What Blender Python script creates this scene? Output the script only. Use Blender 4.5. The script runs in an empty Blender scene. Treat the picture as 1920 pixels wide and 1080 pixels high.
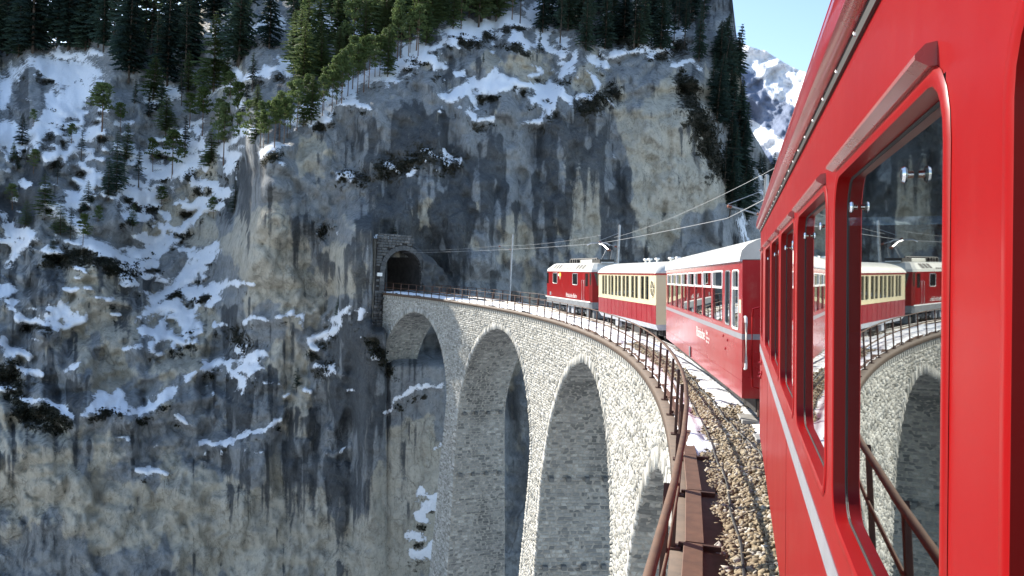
import bpy, math, random
import numpy as np
from mathutils import Matrix, Vector

S = bpy.context.scene
COL = S.collection
rad = math.radians

# ------------------------------------------------------------------ camera
FPX = 1450.0                      # focal length in pixels of a 1920 wide frame
ROLL, PITCH = 0.05, -0.026
CX, CY, R0 = -96.50, 30.47, 100.88     # centre and radius of the curved railing line
_cr, _sr = math.cos(ROLL), math.sin(ROLL)
_c, _s = math.cos(PITCH), math.sin(PITCH)
cam_d = bpy.data.cameras.new("camera")
cam_d.sensor_width = 36.0
cam_d.lens = FPX / 1920 * 36
cam_d.clip_start, cam_d.clip_end = 0.03, 20000
cam = bpy.data.objects.new("camera", cam_d)
COL.objects.link(cam)
fw = Vector((0, _c, _s)); up0 = Vector((0, -_s, _c)); rt0 = Vector((1, 0, 0))
xr = rt0 * _cr + up0 * _sr
yu = rt0 * -_sr + up0 * _cr
m = Matrix.Identity(4)
for i, v in enumerate((xr, yu, -fw)):
    for k in range(3):
        m[k][i] = v[k]
cam.matrix_world = m
S.camera = cam

# ------------------------------------------------------------------ light
SUN = Vector((-0.66, 0.60, 0.46)).normalized()
elev = math.asin(SUN.z)
azim = math.atan2(SUN.x, SUN.y)          # from +Y towards +X
W = bpy.data.worlds.new("World"); S.world = W; W.use_nodes = True
nt = W.node_tree
sky = nt.nodes.new("ShaderNodeTexSky"); sky.sky_type = 'NISHITA'; sky.sun_disc = False
sky.sun_elevation = elev; sky.sun_rotation = azim
sky.altitude = 1000; sky.air_density = 1.0; sky.dust_density = 0.6; sky.ozone_density = 1.0
bg = nt.nodes["Background"]
nt.links.new(sky.outputs[0], bg.inputs[0])
bg.inputs[1].default_value = 0.15
sd = bpy.data.lights.new("sun", 'SUN'); sd.energy = 5.0; sd.angle = rad(0.5); sd.color = (1.0, 0.94, 0.84)
so = bpy.data.objects.new("sun", sd); COL.objects.link(so)
so.rotation_euler = SUN.to_track_quat('Z', 'Y').to_euler()
so.location = (-60, 60, 80)
S.view_settings.view_transform = 'Standard'; S.view_settings.look = 'None'
S.view_settings.exposure = 1.05; S.view_settings.gamma = 1.0
S.view_settings.use_curve_mapping = False
S.render.engine = 'CYCLES'
S.cycles.max_bounces = 8; S.cycles.diffuse_bounces = 3; S.cycles.glossy_bounces = 4
S.cycles.transparent_max_bounces = 12
S.cycles.use_denoising = True
S.cycles.caustics_reflective = False; S.cycles.caustics_refractive = False
S.cycles.sample_clamp_indirect = 6.0

# ------------------------------------------------------------------ helpers
def ray(px, py):
    a, b = np.asarray(px, float) - 960, np.asarray(py, float) - 540
    u = a * _cr + b * _sr; v = -a * _sr + b * _cr
    X, Z = u / FPX, -v / FPX
    return np.stack([X, _c - Z * _s + 0 * X, _s + Z * _c], -1)

def proj(P):
    P = np.asarray(P, float)
    X, Y, Z = P[..., 0], P[..., 1], P[..., 2]
    Yc = Y * _c + Z * _s; Zc = -Y * _s + Z * _c
    u = FPX * X / Yc; v = -FPX * Zc / Yc
    return np.stack([960 + u * _cr - v * _sr, 540 + u * _sr + v * _cr], -1)

def rail_z(s): return -1.789 - 0.01 * s          # top rail of the railing at arc position s
def deck_z(s): return rail_z(s) - 1.15
def arc(s, R, z=0.0):                            # z is measured from the deck
    s = np.asarray(s, float); th = s / R0
    return np.stack([CX + R * np.cos(th), CY + R * np.sin(th), deck_z(s) + z + 0 * th], -1)

def tag(o, label=None, cat=None, group=None, kind=None):
    if label: o['label'] = label
    if cat: o['category'] = cat
    if group: o['group'] = group
    if kind: o['kind'] = kind
    return o

def link(o, parent=None):
    COL.objects.link(o)
    if parent is not None: o.parent = parent
    return o

def empty(name, loc=(0, 0, 0), mat=None):
    o = bpy.data.objects.new(name, None); o.empty_display_size = 0.3
    COL.objects.link(o)
    if mat is not None: o.matrix_world = mat
    else: o.location = loc
    return o

def np_mesh(name, V, F, mat, parent=None, smooth=False, attrs=None):
    """F is an (n,3) or (n,4) array, or a list of such arrays"""
    V = np.asarray(V, np.float32).reshape(-1, 3)
    Fs = F if isinstance(F, list) else [F]
    me = bpy.data.meshes.new(name)
    me.vertices.add(len(V)); me.vertices.foreach_set("co", V.ravel())
    loops = np.concatenate([np.asarray(f, np.int32).ravel() for f in Fs])
    tot = np.concatenate([np.full(len(f), np.asarray(f).shape[1], np.int32) for f in Fs])
    st = np.concatenate([[0], np.cumsum(tot)[:-1]]).astype(np.int32)
    me.loops.add(len(loops)); me.loops.foreach_set("vertex_index", loops)
    me.polygons.add(len(tot)); me.polygons.foreach_set("loop_start", st)
    try: me.polygons.foreach_set("loop_total", tot)
    except Exception: pass
    if smooth: me.polygons.foreach_set("use_smooth", np.ones(len(tot), bool))
    if attrs:
        for k, a in attrs.items():
            at = me.attributes.new(k, 'FLOAT', 'POINT'); at.data.foreach_set("value", np.asarray(a, np.float32).ravel())
    me.update(calc_edges=True); me.validate()
    me.materials.append(mat)
    return link(bpy.data.objects.new(name, me), parent)

class MB:
    def __init__(s): s.v = []; s.f = []
    def add(s, vs, fs):
        n = len(s.v); s.v += [tuple(map(float, v)) for v in vs]; s.f += [tuple(i + n for i in f) for f in fs]
        return s
    def quad(s, a, b, c, d): return s.add([a, b, c, d], [(0, 1, 2, 3)])
    def box(s, x0, x1, y0, y1, z0, z1, ch=0.0):
        if ch <= 0:
            vs = [(x, y, z) for z in (z0, z1) for y in (y0, y1) for x in (x0, x1)]
            return s.add(vs, [(0, 2, 3, 1), (4, 5, 7, 6), (0, 1, 5, 4), (2, 6, 7, 3), (0, 4, 6, 2), (1, 3, 7, 5)])
        e = ch; X = (x0, x1); Y = (y0, y1); Z = (z0, z1); vs = []; ix = {}
        for i in (0, 1):
            for j in (0, 1):
                for k in (0, 1):
                    sx, sy, sz = (e, -e)[i], (e, -e)[j], (e, -e)[k]
                    for a, p in enumerate(((X[i], Y[j] + sy, Z[k] + sz), (X[i] + sx, Y[j], Z[k] + sz), (X[i] + sx, Y[j] + sy, Z[k]))):
                        ix[(a, i, j, k)] = len(vs); vs.append(p)
        fs = []
        for q in (0, 1):
            fs.append([ix[(0, q, j, k)] for j, k in ((0, 0), (1, 0), (1, 1), (0, 1))])
            fs.append([ix[(1, i, q, k)] for i, k in ((0, 0), (1, 0), (1, 1), (0, 1))])
            fs.append([ix[(2, i, j, q)] for i, j in ((0, 0), (1, 0), (1, 1), (0, 1))])
            for w in (0, 1):
                fs.append([ix[(0, q, w, 0)], ix[(0, q, w, 1)], ix[(1, q, w, 1)], ix[(1, q, w, 0)]])
                fs.append([ix[(0, q, 0, w)], ix[(0, q, 1, w)], ix[(2, q, 1, w)], ix[(2, q, 0, w)]])
                fs.append([ix[(1, 0, q, w)], ix[(1, 1, q, w)], ix[(2, 1, q, w)], ix[(2, 0, q, w)]])
        for i in (0, 1):
            for j in (0, 1):
                for k in (0, 1): fs.append([ix[(a, i, j, k)] for a in range(3)])
        return s.add(vs, fs)
    def tube(s, pts, r, n=8, cap=True):
        pts = [Vector(p) for p in pts]
        rs = r if hasattr(r, '__len__') else [r] * len(pts)
        base = len(s.v); up = Vector((0, 0, 1))
        rings = []
        for i, p in enumerate(pts):
            d = (pts[min(i + 1, len(pts) - 1)] - pts[max(i - 1, 0)]).normalized()
            a = d.cross(up)
            if a.length < 1e-3: a = d.cross(Vector((1, 0, 0)))
            a.normalize(); b = d.cross(a)
            rings.append([p + (a * math.cos(2 * math.pi * k / n) + b * math.sin(2 * math.pi * k / n)) * rs[i] for k in range(n)])
        vs = [v for g in rings for v in g]
        fs = [(i * n + k, i * n + (k + 1) % n, (i + 1) * n + (k + 1) % n, (i + 1) * n + k) for i in range(len(pts) - 1) for k in range(n)]
        if cap:
            fs.append(tuple(range(n))[::-1]); fs.append(tuple((len(pts) - 1) * n + k for k in range(n)))
        return s.add(vs, fs)
    def lathe(s, c, axis, prof, n=16):
        c = Vector(c); ax = Vector(axis).normalized()
        a = ax.orthogonal().normalized(); b = ax.cross(a)
        vs = []
        for (r, h) in prof:
            for k in range(n):
                t = 2 * math.pi * k / n
                vs.append(c + ax * h + (a * math.cos(t) + b * math.sin(t)) * r)
        m_ = len(prof)
        fs = [(i * n + k, i * n + (k + 1) % n, (i + 1) * n + (k + 1) % n, (i + 1) * n + k) for i in range(m_ - 1) for k in range(n)]
        fs.append(tuple(range(n))[::-1]); fs.append(tuple((m_ - 1) * n + k for k in range(n)))
        return s.add(vs, fs)
    def build(s, name, mat, parent=None, smooth=False):
        me = bpy.data.meshes.new(name); me.from_pydata(s.v, [], s.f); me.validate(); me.update()
        if smooth:
            for p in me.polygons: p.use_smooth = True
            try: me.set_sharp_from_angle(angle=rad(38))
            except Exception: pass
        me.materials.append(mat)
        return link(bpy.data.objects.new(name, me), parent)

def lattice(seed, n=256):
    return np.random.RandomState(seed).rand(n, n)
def vnoise(x, y, seed):
    L = lattice(seed); n = L.shape[0]
    x = np.asarray(x, float); y = np.asarray(y, float)
    xi = np.floor(x).astype(int); yi = np.floor(y).astype(int)
    fx = x - xi; fy = y - yi
    fx = fx * fx * (3 - 2 * fx); fy = fy * fy * (3 - 2 * fy)
    g = lambda i, j: L[i % n, j % n]
    return (g(xi, yi) * (1 - fx) + g(xi + 1, yi) * fx) * (1 - fy) + (g(xi, yi + 1) * (1 - fx) + g(xi + 1, yi + 1) * fx) * fy
def fbm(x, y, seed, o=4, gain=0.5):
    t = 0; a = 1; n = 0
    for k in range(o):
        t = t + a * (vnoise(x * 2 ** k + 17.3 * k, y * 2 ** k + 9.1 * k, seed + k) - 0.5); n += a; a *= gain
    return t / n * 2
def ridged(x, y, seed, o=4, gain=0.5):
    t = 0; a = 1; n = 0
    for k in range(o):
        t = t + a * (1 - 2 * np.abs(vnoise(x * 2 ** k + 5.3 * k, y * 2 ** k + 3.1 * k, seed + k) - 0.5) * 1.0); n += a; a *= gain
    return t / n
def blur(A, sy, sx):
    def one(A, s, ax):
        if s <= 0: return A
        r = int(3 * s + 1); k = np.exp(-0.5 * (np.arange(-r, r + 1) / s) ** 2); k /= k.sum()
        P = np.pad(A, [(r, r) if i == ax else (0, 0) for i in range(2)], mode='edge')
        out = 0
        for i, w in enumerate(k):
            sl = [slice(None)] * 2; sl[ax] = slice(i, i + A.shape[ax]); out = out + w * P[tuple(sl)]
        return out
    return one(one(A, sy, 0), sx, 1)

# ------------------------------------------------------------------ materials
class NT:
    def __init__(s, name):
        s.m = bpy.data.materials.new(name); s.m.use_nodes = True
        s.t = s.m.node_tree; s.b = s.t.nodes["Principled BSDF"]; s.out = s.t.nodes["Material Output"]
    def n(s, typ, **kw):
        nd = s.t.nodes.new(typ)
        for k, v in kw.items():
            if isinstance(k, str) and hasattr(nd, k): setattr(nd, k, v)
        return nd
    def l(s, a, b): s.t.links.new(a, b)
    def val(s, inp, v):
        if hasattr(v, 'is_output') or isinstance(v, bpy.types.NodeSocket): s.l(v, inp)
        else: inp.default_value = v
    def noise(s, scale, detail=4, rough=0.55, vec=None, dist=0.0):
        nd = s.n("ShaderNodeTexNoise"); nd.inputs["Scale"].default_value = scale; nd.inputs["Detail"].default_value = detail
        nd.inputs["Roughness"].default_value = rough; nd.inputs["Distortion"].default_value = dist
        if vec is not None: s.l(vec, nd.inputs["Vector"])
        return nd.outputs["Fac"]
    def coord(s, scale=(1, 1, 1), kind="Object"):
        tc = s.n("ShaderNodeTexCoord"); mp = s.n("ShaderNodeMapping"); mp.inputs["Scale"].default_value = scale
        s.l(tc.outputs[kind], mp.inputs["Vector"]); return mp.outputs[0]
    def ramp(s, fac, stops):
        r = s.n("ShaderNodeValToRGB"); e = r.color_ramp.elements
        while len(e) < len(stops): e.new(0.5)
        for i, (p, c) in enumerate(stops):
            e[i].position = p; e[i].color = (*c, 1) if len(c) == 3 else c
        s.l(fac, r.inputs[0]); return r.outputs[0]
    def mix(s, fac, a, b, mode='MIX'):
        x = s.n("ShaderNodeMix"); x.data_type = 'RGBA'; x.blend_type = mode
        s.val(x.inputs[0], fac)
        for i, v in ((6, a), (7, b)):
            if isinstance(v, tuple): x.inputs[i].default_value = (*v, 1)
            else: s.l(v, x.inputs[i])
        return x.outputs[2]
    def math(s, op, a, b=None, clamp=False):
        x = s.n("ShaderNodeMath"); x.operation = op; x.use_clamp = clamp
        s.val(x.inputs[0], a)
        if b is not None: s.val(x.inputs[1], b)
        return x.outputs[0]
    def sstep(s, v, lo, hi):
        x = s.n("ShaderNodeMapRange"); x.interpolation_type = 'SMOOTHSTEP'
        s.l(v, x.inputs[0]); x.inputs[1].default_value = lo; x.inputs[2].default_value = hi
        return x.outputs[0]
    def attr(s, name):
        a = s.n("ShaderNodeAttribute"); a.attribute_name = name; return a.outputs["Fac"]
    def bump(s, h, strength=0.3, dist=0.05):
        b = s.n("ShaderNodeBump"); b.inputs["Strength"].default_value = strength; b.inputs["Distance"].default_value = dist
        s.l(h, b.inputs["Height"]); s.l(b.outputs[0], s.b.inputs["Normal"]); return b
    def base(s, c): s.val(s.b.inputs["Base Color"], c if not isinstance(c, tuple) else (*c, 1))
    def set(s, **kw):
        for k, v in kw.items(): s.val(s.b.inputs[k.replace('_', ' ')], v)
        return s

def simple(name, col, rough=0.6, metal=0.0, var=0.25, scale=6.0, bump=0.0, coat=0.0):
    t = NT(name); v = t.coord()
    n = t.noise(scale, 5, 0.6, v)
    lo = tuple(c * (1 - var) for c in col); hi = tuple(min(1, c * (1 + var)) for c in col)
    t.base(t.ramp(n, [(0.3, lo), (0.7, hi)])); t.set(Roughness=rough, Metallic=metal)
    if coat: t.b.inputs["Coat Weight"].default_value = coat; t.b.inputs["Coat Roughness"].default_value = 0.08
    if bump: t.bump(t.noise(scale * 6, 4, 0.6, v), bump, 0.01)
    return t.m

def paint(name, col, rough=0.28, dirt=(0.32, 0.22, 0.17), amount=0.16, coat=0.6, spec=0.4):
    t = NT(name); v = t.coord((0.8, 0.8, 0.8)); vs = t.coord((7.0, 7.0, 0.5))
    n1 = t.noise(2.2, 6, 0.65, v); n2 = t.noise(1.6, 5, 0.6, vs)
    f = t.math('MULTIPLY', t.sstep(n1, 0.42, 0.85), t.sstep(n2, 0.35, 0.75))
    f = t.math('MULTIPLY', f, amount * 2)
    c = t.mix(t.noise(0.9, 3, 0.5, v), tuple(x * 0.86 for x in col), tuple(min(1, x * 1.1) for x in col))
    t.base(t.mix(f, c, dirt))
    r = t.math('ADD', t.math('MULTIPLY', n1, 0.22), rough - 0.08)
    t.b.inputs["Specular IOR Level"].default_value = spec
    t.set(Roughness=r); t.b.inputs["Coat Weight"].default_value = coat; t.b.inputs["Coat Roughness"].default_value = 0.12
    t.bump(t.noise(1.3, 3, 0.5, v), 0.06, 0.02)
    return t.m

M = {}
M['red'] = paint('red_paint', (0.235, 0.0020, 0.0024), 0.30, coat=0.05, amount=0.04, spec=0.2)
M['red2'] = paint('red_paint_faded', (0.36, 0.010, 0.014), 0.27, amount=0.3, coat=0.8)
M['maroon'] = paint('wine_red_paint', (0.30, 0.010, 0.018), 0.33, amount=0.3)
M['cream'] = paint('cream_paint', (0.66, 0.57, 0.36), 0.4, (0.45, 0.38, 0.28), 0.2, 0.3)
M['roof'] = simple('pale_roof_paint', (0.50, 0.49, 0.44), 0.5, 0, 0.12, 2.0, 0.1)
M['roofw'] = simple('white_roof_paint', (0.58, 0.56, 0.50), 0.5, 0, 0.1, 2.0, 0.1)
M['roofg'] = simple('grey_roof_paint', (0.30, 0.35, 0.37), 0.5, 0, 0.15, 2.0, 0.1)
M['stripe'] = simple('silver_stripe_paint', (0.25, 0.25, 0.27), 0.4, 0.1, 0.1)
M['white'] = simple('white_paint', (0.8, 0.78, 0.74), 0.45, 0, 0.06)
M['grey'] = simple('grey_underframe_paint', (0.16, 0.17, 0.18), 0.55, 0, 0.3, 4)
M['lgrey'] = simple('light_grey_paint', (0.42, 0.44, 0.48), 0.5, 0, 0.2, 4)
M['black'] = simple('black_iron', (0.018, 0.017, 0.016), 0.6, 0, 0.4)
M['rubber'] = simple('black_rubber', (0.012, 0.012, 0.012), 0.55, 0, 0.3)
M['chrome'] = simple('polished_metal', (0.8, 0.8, 0.8), 0.12, 1.0, 0.05)
M['alu'] = simple('aluminium', (0.7, 0.7, 0.7), 0.32, 1.0, 0.1)
M['steel'] = simple('worn_steel', (0.42, 0.40, 0.38), 0.35, 1.0, 0.25)
M['galv'] = simple('galvanised_steel', (0.36, 0.37, 0.38), 0.5, 0.7, 0.2)
M['seat'] = simple('seat_cloth', (0.03, 0.05, 0.10), 0.9, 0, 0.3)
M['inner'] = simple('carriage_lining', (0.16, 0.13, 0.10), 0.7, 0, 0.2)
M['curtain'] = simple('curtain_cloth', (0.35, 0.16, 0.10), 0.9, 0, 0.2)
M['yellow'] = simple('yellow_enamel', (0.75, 0.5, 0.06), 0.4)
M['concrete'] = simple('weathered_concrete', (0.30, 0.29, 0.27), 0.9, 0, 0.3, 5, 0.4)
M['ceram'] = simple('brown_porcelain', (0.20, 0.06, 0.03), 0.3)
M['wood'] = simple('sleeper_wood', (0.07, 0.05, 0.04), 0.9, 0, 0.4, 8, 0.4)

def rust(name, a, b):
    t = NT(name); v = t.coord(); n = t.noise(5, 7, 0.65, v); n2 = t.noise(40, 4, 0.6, v)
    c = t.ramp(n, [(0.25, a), (0.55, b), (0.8, tuple(min(1, x * 1.35) for x in b))])
    t.base(t.mix(t.math('MULTIPLY', n2, 0.35), c, tuple(x * 0.4 for x in a))); t.set(Roughness=0.72)
    t.bump(n2, 0.25, 0.006); return t.m
M['rust'] = rust('rusty_brown_paint', (0.055, 0.024, 0.012), (0.125, 0.058, 0.028))
M['rustdk'] = rust('dark_rusty_iron', (0.030, 0.014, 0.010), (0.075, 0.030, 0.018))
M['plank'] = rust('brown_walkway_boards', (0.07, 0.032, 0.018), (0.145, 0.070, 0.040))
M['kerb'] = rust('brown_deck_edge', (0.05, 0.029, 0.017), (0.105, 0.064, 0.038))

def glass():
    t = NT('window_glass')
    tr = t.n("ShaderNodeBsdfTransparent"); tr.inputs[0].default_value = (0.30, 0.34, 0.32, 1)
    gl = t.n("ShaderNodeBsdfGlossy"); gl.inputs["Color"].default_value = (0.96, 1, 0.98, 1); gl.inputs["Roughness"].default_value = 0.012
    fr = t.n("ShaderNodeFresnel"); fr.inputs[0].default_value = 1.75
    ms = t.n("ShaderNodeMixShader")
    f = t.math('ADD', t.math('MULTIPLY', fr.outputs[0], 1.15), 0.02, True)
    t.l(f, ms.inputs[0]); t.l(tr.outputs[0], ms.inputs[1]); t.l(gl.outputs[0], ms.inputs[2])
    t.l(ms.outputs[0], t.out.inputs[0]); t.t.nodes.remove(t.b)
    return t.m
M['glass'] = glass()

t_ = NT('dark_glass'); t_.base((0.012, 0.014, 0.014)); t_.set(Roughness=0.04); M['darkglass'] = t_.m
M['mould'] = paint('faded_red_moulding', (0.34, 0.10, 0.09), 0.25, amount=0.35)
def rock():
    t = NT('limestone_cliff')
    v = t.coord(); vst = t.coord((1.0, 1.0, 0.13)); vst2 = t.coord((1.0, 0.5, 0.07))
    big = t.noise(0.09, 5, 0.6, v); med = t.noise(0.30, 9, 0.64, v); fine = t.noise(4.0, 7, 0.7, v)
    st = t.noise(0.42, 7, 0.66, vst); st2 = t.noise(1.6, 6, 0.62, vst2)
    tan = t.attr('tan'); dark = t.attr('dark')
    tf = t.sstep(t.math('ADD', tan, t.math('MULTIPLY', t.math('SUBTRACT', med, 0.5), 0.7)), 0.32, 0.66)
    mm = t.math('ADD', t.math('MULTIPLY', med, 0.55), t.math('MULTIPLY', fine, 0.45))
    grey = t.ramp(mm, [(0.3, (0.22, 0.23, 0.235)), (0.5, (0.32, 0.33, 0.33)), (0.7, (0.44, 0.445, 0.435))])
    tanc = t.ramp(mm, [(0.3, (0.40, 0.36, 0.28)), (0.5, (0.56, 0.515, 0.42)), (0.7, (0.68, 0.64, 0.55))])
    c = t.mix(tf, grey, tanc)
    df = t.math('ADD', dark, t.math('MULTIPLY', t.math('SUBTRACT', st, 0.5), 0.8))
    df = t.math('ADD', df, t.math('MULTIPLY', t.math('SUBTRACT', st2, 0.5), 0.9))
    df = t.math('ADD', df, t.math('MULTIPLY', t.math('SUBTRACT', fine, 0.5), 0.45)); df = t.sstep(df, 0.26, 0.56)
    stain = t.ramp(mm, [(0.3, (0.045, 0.050, 0.056)), (0.5, (0.085, 0.092, 0.098)), (0.7, (0.15, 0.157, 0.16))])
    c = t.mix(t.math('MULTIPLY', df, 0.92), c, stain)
    pale = t.sstep(t.math('ADD', st2, t.math('MULTIPLY', st, 0.4)), 0.80, 0.95)
    c = t.mix(t.math('MULTIPLY', pale, 0.4), c, (0.50, 0.47, 0.40))
    vo = t.n("ShaderNodeTexVoronoi"); vo.inputs["Scale"].default_value = 0.42
    wv = t.n("ShaderNodeVectorMath"); wv.operation = 'ADD'; ns_ = t.n("ShaderNodeTexNoise"); ns_.inputs["Scale"].default_value = 0.5; ns_.inputs["Detail"].default_value = 6
    t.l(t.coord((1, 1, 0.5)), wv.inputs[0]); t.l(ns_.outputs["Color"], wv.inputs[1]); t.l(v, ns_.inputs["Vector"]); t.l(wv.outputs[0], vo.inputs["Vector"])
    ve = t.n("ShaderNodeTexVoronoi"); ve.feature = 'DISTANCE_TO_EDGE'; ve.inputs["Scale"].default_value = 0.17
    t.l(wv.outputs[0], ve.inputs["Vector"]); ve2 = t.n("ShaderNodeTexVoronoi"); ve2.feature = 'DISTANCE_TO_EDGE'; ve2.inputs["Scale"].default_value = 0.75; t.l(wv.outputs[0], ve2.inputs["Vector"])
    gate = t.sstep(t.noise(0.13, 4, 0.6, v), 0.45, 0.6)
    ck = t.math('MAXIMUM', t.math('MULTIPLY', t.math('SUBTRACT', 1.0, t.sstep(ve.outputs["Distance"], 0.0, 0.045)), gate), t.math('MULTIPLY', t.math('SUBTRACT', 1.0, t.sstep(ve2.outputs["Distance"], 0.0, 0.05)), t.math('MULTIPLY', gate, 0.55)))
    c = t.mix(t.math('MULTIPLY', ck, 0.22), c, (0.05, 0.048, 0.045))
    bw_ = t.n("ShaderNodeRGBToBW"); t.l(vo.outputs["Color"], bw_.inputs[0]); cellv = bw_.outputs[0]
    c = t.mix(t.math('MULTIPLY', cellv, 0.22), c, (0.45, 0.45, 0.45), 'MULTIPLY')
    och = t.math('MULTIPLY', t.sstep(big, 0.52, 0.7), t.sstep(fine, 0.4, 0.7))
    c = t.mix(t.math('MULTIPLY', och, 0.16), c, (0.36, 0.25, 0.12))
    midn = t.noise(1.25, 9, 0.78, t.coord((1, 1, 0.7))); mids = t.sstep(midn, 0.36, 0.64)
    c = t.mix(0.55, c, t.ramp(mids, [(0.0, (0.45, 0.45, 0.46)), (0.5, (0.95, 0.95, 0.95)), (1.0, (1.0, 1.0, 1.0))]), 'MULTIPLY')
    pit = t.sstep(t.noise(2.6, 6, 0.7, t.coord((1, 1, 0.5))), 0.60, 0.68)
    c = t.mix(t.math('MULTIPLY', pit, 0.45), c, (0.06, 0.062, 0.065))
    crack = t.sstep(t.math('ABSOLUTE', t.math('SUBTRACT', t.noise(0.16, 9, 0.62, t.coord((1, 1, 0.55))), 0.5)), 0.0, 0.006)
    c = t.mix(t.math('MULTIPLY', t.math('SUBTRACT', 1.0, crack), 0.45), c, (0.03, 0.03, 0.03))
    # heather and moss on the ledges
    bush = t.attr('bush')
    bf = t.sstep(t.math('ADD', bush, t.math('MULTIPLY', t.math('SUBTRACT', t.noise(1.1, 7, 0.75, v), 0.5), 1.6)), 0.42, 0.62)
    bc = t.ramp(fine, [(0.3, (0.020, 0.020, 0.016)), (0.6, (0.050, 0.044, 0.030)), (0.85, (0.10, 0.08, 0.05))])
    c = t.mix(bf, c, bc)
    snow = t.attr('snow')
    sn = t.math('ADD', snow, t.math('MULTIPLY', t.math('SUBTRACT', t.noise(0.9, 8, 0.75, v), 0.5), 1.25))
    sn = t.math('ADD', sn, t.math('MULTIPLY', t.math('SUBTRACT', fine, 0.5), 0.7))
    sf = t.sstep(sn, 0.55, 0.62)
    sc = t.ramp(fine, [(0.2, (0.72, 0.74, 0.78)), (0.7, (0.86, 0.87, 0.89))])
    c = t.mix(sf, c, sc)
    t.base(c); t.set(Roughness=0.9)
    t.b.inputs["Specular IOR Level"].default_value = 0.25
    h = t.math('ADD', t.math('ADD', t.math('MULTIPLY', midn, 1.1), t.math('MULTIPLY', pit, -0.15)), t.math('MULTIPLY', med, 1.0))
    h = t.math('ADD', h, t.math('MULTIPLY', fine, 0.4))
    h = t.math('ADD', h, t.math('MULTIPLY', st, 0.5)); h = t.math('ADD', h, t.math('MULTIPLY', cellv, 0.6)); h = t.math('SUBTRACT', h, t.math('MULTIPLY', ck, 0.6))
    h2 = t.math('MULTIPLY', h, t.math('SUBTRACT', 1.0, t.math('MULTIPLY', sf, 0.8)))
    h2 = t.math('ADD', h2, t.math('MULTIPLY', sf, 0.65))
    t.bump(h2, 0.8, 0.5)
    return t.m
M['rock'] = rock()

def masonry(name, stops, stain=0.5, rough=0.92):
    t = NT(name); v = t.coord()
    n = t.noise(7.0, 7, 0.7, v); big = t.noise(0.22, 5, 0.6, t.coord((1, 1, 0.3)))
    c = t.ramp(t.attr('tint'), stops)
    c = t.mix(t.math('MULTIPLY', t.sstep(n, 0.35, 0.7), 0.45), c, tuple(x * 0.45 for x in stops[1][1]))
    c = t.mix(t.math('MULTIPLY', t.sstep(big, 0.48, 0.72), stain), c, tuple(x * 0.4 for x in stops[0][1]))
    t.base(c); t.set(Roughness=rough); t.b.inputs["Specular IOR Level"].default_value = 0.2
    t.bump(n, 0.6, 0.04); return t.m
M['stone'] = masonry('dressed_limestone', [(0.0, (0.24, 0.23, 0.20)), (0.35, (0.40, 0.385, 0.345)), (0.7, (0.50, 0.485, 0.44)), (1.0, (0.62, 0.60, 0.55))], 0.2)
M['stonein'] = masonry('inner_limestone', [(0.0, (0.17, 0.17, 0.16)), (0.4, (0.29, 0.285, 0.26)), (0.8, (0.40, 0.39, 0.35)), (1.0, (0.50, 0.48, 0.43))], 0.6)  # darker limestone for the insides of the arches
M['mortar'] = simple('lime_mortar', (0.32, 0.30, 0.26), 0.95, 0, 0.3, 3, 0.4)
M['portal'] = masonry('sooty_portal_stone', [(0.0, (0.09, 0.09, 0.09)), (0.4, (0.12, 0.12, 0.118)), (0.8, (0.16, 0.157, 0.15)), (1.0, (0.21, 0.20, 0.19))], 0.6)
M['tunnel'] = simple('tunnel_soot_and_shade', (0.035, 0.032, 0.030), 0.95, 0, 0.5, 1.5, 0.5)  # soot in the tunnel; painted shade in the corbel recess

def snowm():
    t = NT('snow'); v = t.coord(); n = t.noise(3, 7, 0.7, v); n2 = t.noise(0.7, 4, 0.6, v)
    t.base(t.ramp(n, [(0.2, (0.74, 0.75, 0.78)), (0.7, (0.88, 0.88, 0.89))])); t.set(Roughness=0.75)
    t.b.inputs["Specular IOR Level"].default_value = 0.25
    t.bump(t.math('ADD', n, t.math('MULTIPLY', n2, 2.0)), 0.5, 0.05); return t.m
M['snow'] = snowm()
def gravelm():
    t = NT('ballast_stone'); v = t.coord()
    a = t.attr('tint'); n = t.noise(30, 5, 0.65, v)
    c = t.ramp(a, [(0.0, (0.07, 0.052, 0.035)), (0.3, (0.18, 0.13, 0.075)), (0.6, (0.29, 0.22, 0.13)), (0.85, (0.38, 0.32, 0.22)), (1.0, (0.55, 0.51, 0.44))])
    t.base(t.mix(t.math('MULTIPLY', n, 0.5), c, (0.10, 0.075, 0.05))); t.set(Roughness=0.9); t.bump(n, 0.4, 0.01); return t.m
M['ballast'] = gravelm()
M['bed'] = simple('ballast_bed_earth', (0.24, 0.185, 0.12), 0.95, 0, 0.4, 14, 0.8)

def leafm(name, stops):
    t = NT(name)
    oi = t.n("ShaderNodeObjectInfo"); v = t.coord()
    n = t.noise(0.9, 4, 0.6, v)
    f = t.math('ADD', t.math('MULTIPLY', n, 0.7), t.math('MULTIPLY', t.math('SUBTRACT', oi.outputs["Random"], 0.5), 0.5))
    t.base(t.ramp(f, stops)); t.set(Roughness=0.7); t.b.inputs["Specular IOR Level"].default_value = 0.2
    tl = t.n("ShaderNodeBsdfTranslucent"); t.l(t.ramp(f, [(p, tuple(min(1, x * 1.2) for x in c)) for p, c in stops]), tl.inputs[0])
    ms = t.n("ShaderNodeMixShader"); ms.inputs[0].default_value = 0.4
    t.l(t.b.outputs[0], ms.inputs[1]); t.l(tl.outputs[0], ms.inputs[2]); t.l(ms.outputs[0], t.out.inputs[0])
    return t.m
M['spruce'] = leafm('dark_spruce_needles', [(0.1, (0.032, 0.054, 0.042)), (0.4, (0.062, 0.098, 0.066)), (0.75, (0.10, 0.14, 0.082))])
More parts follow.
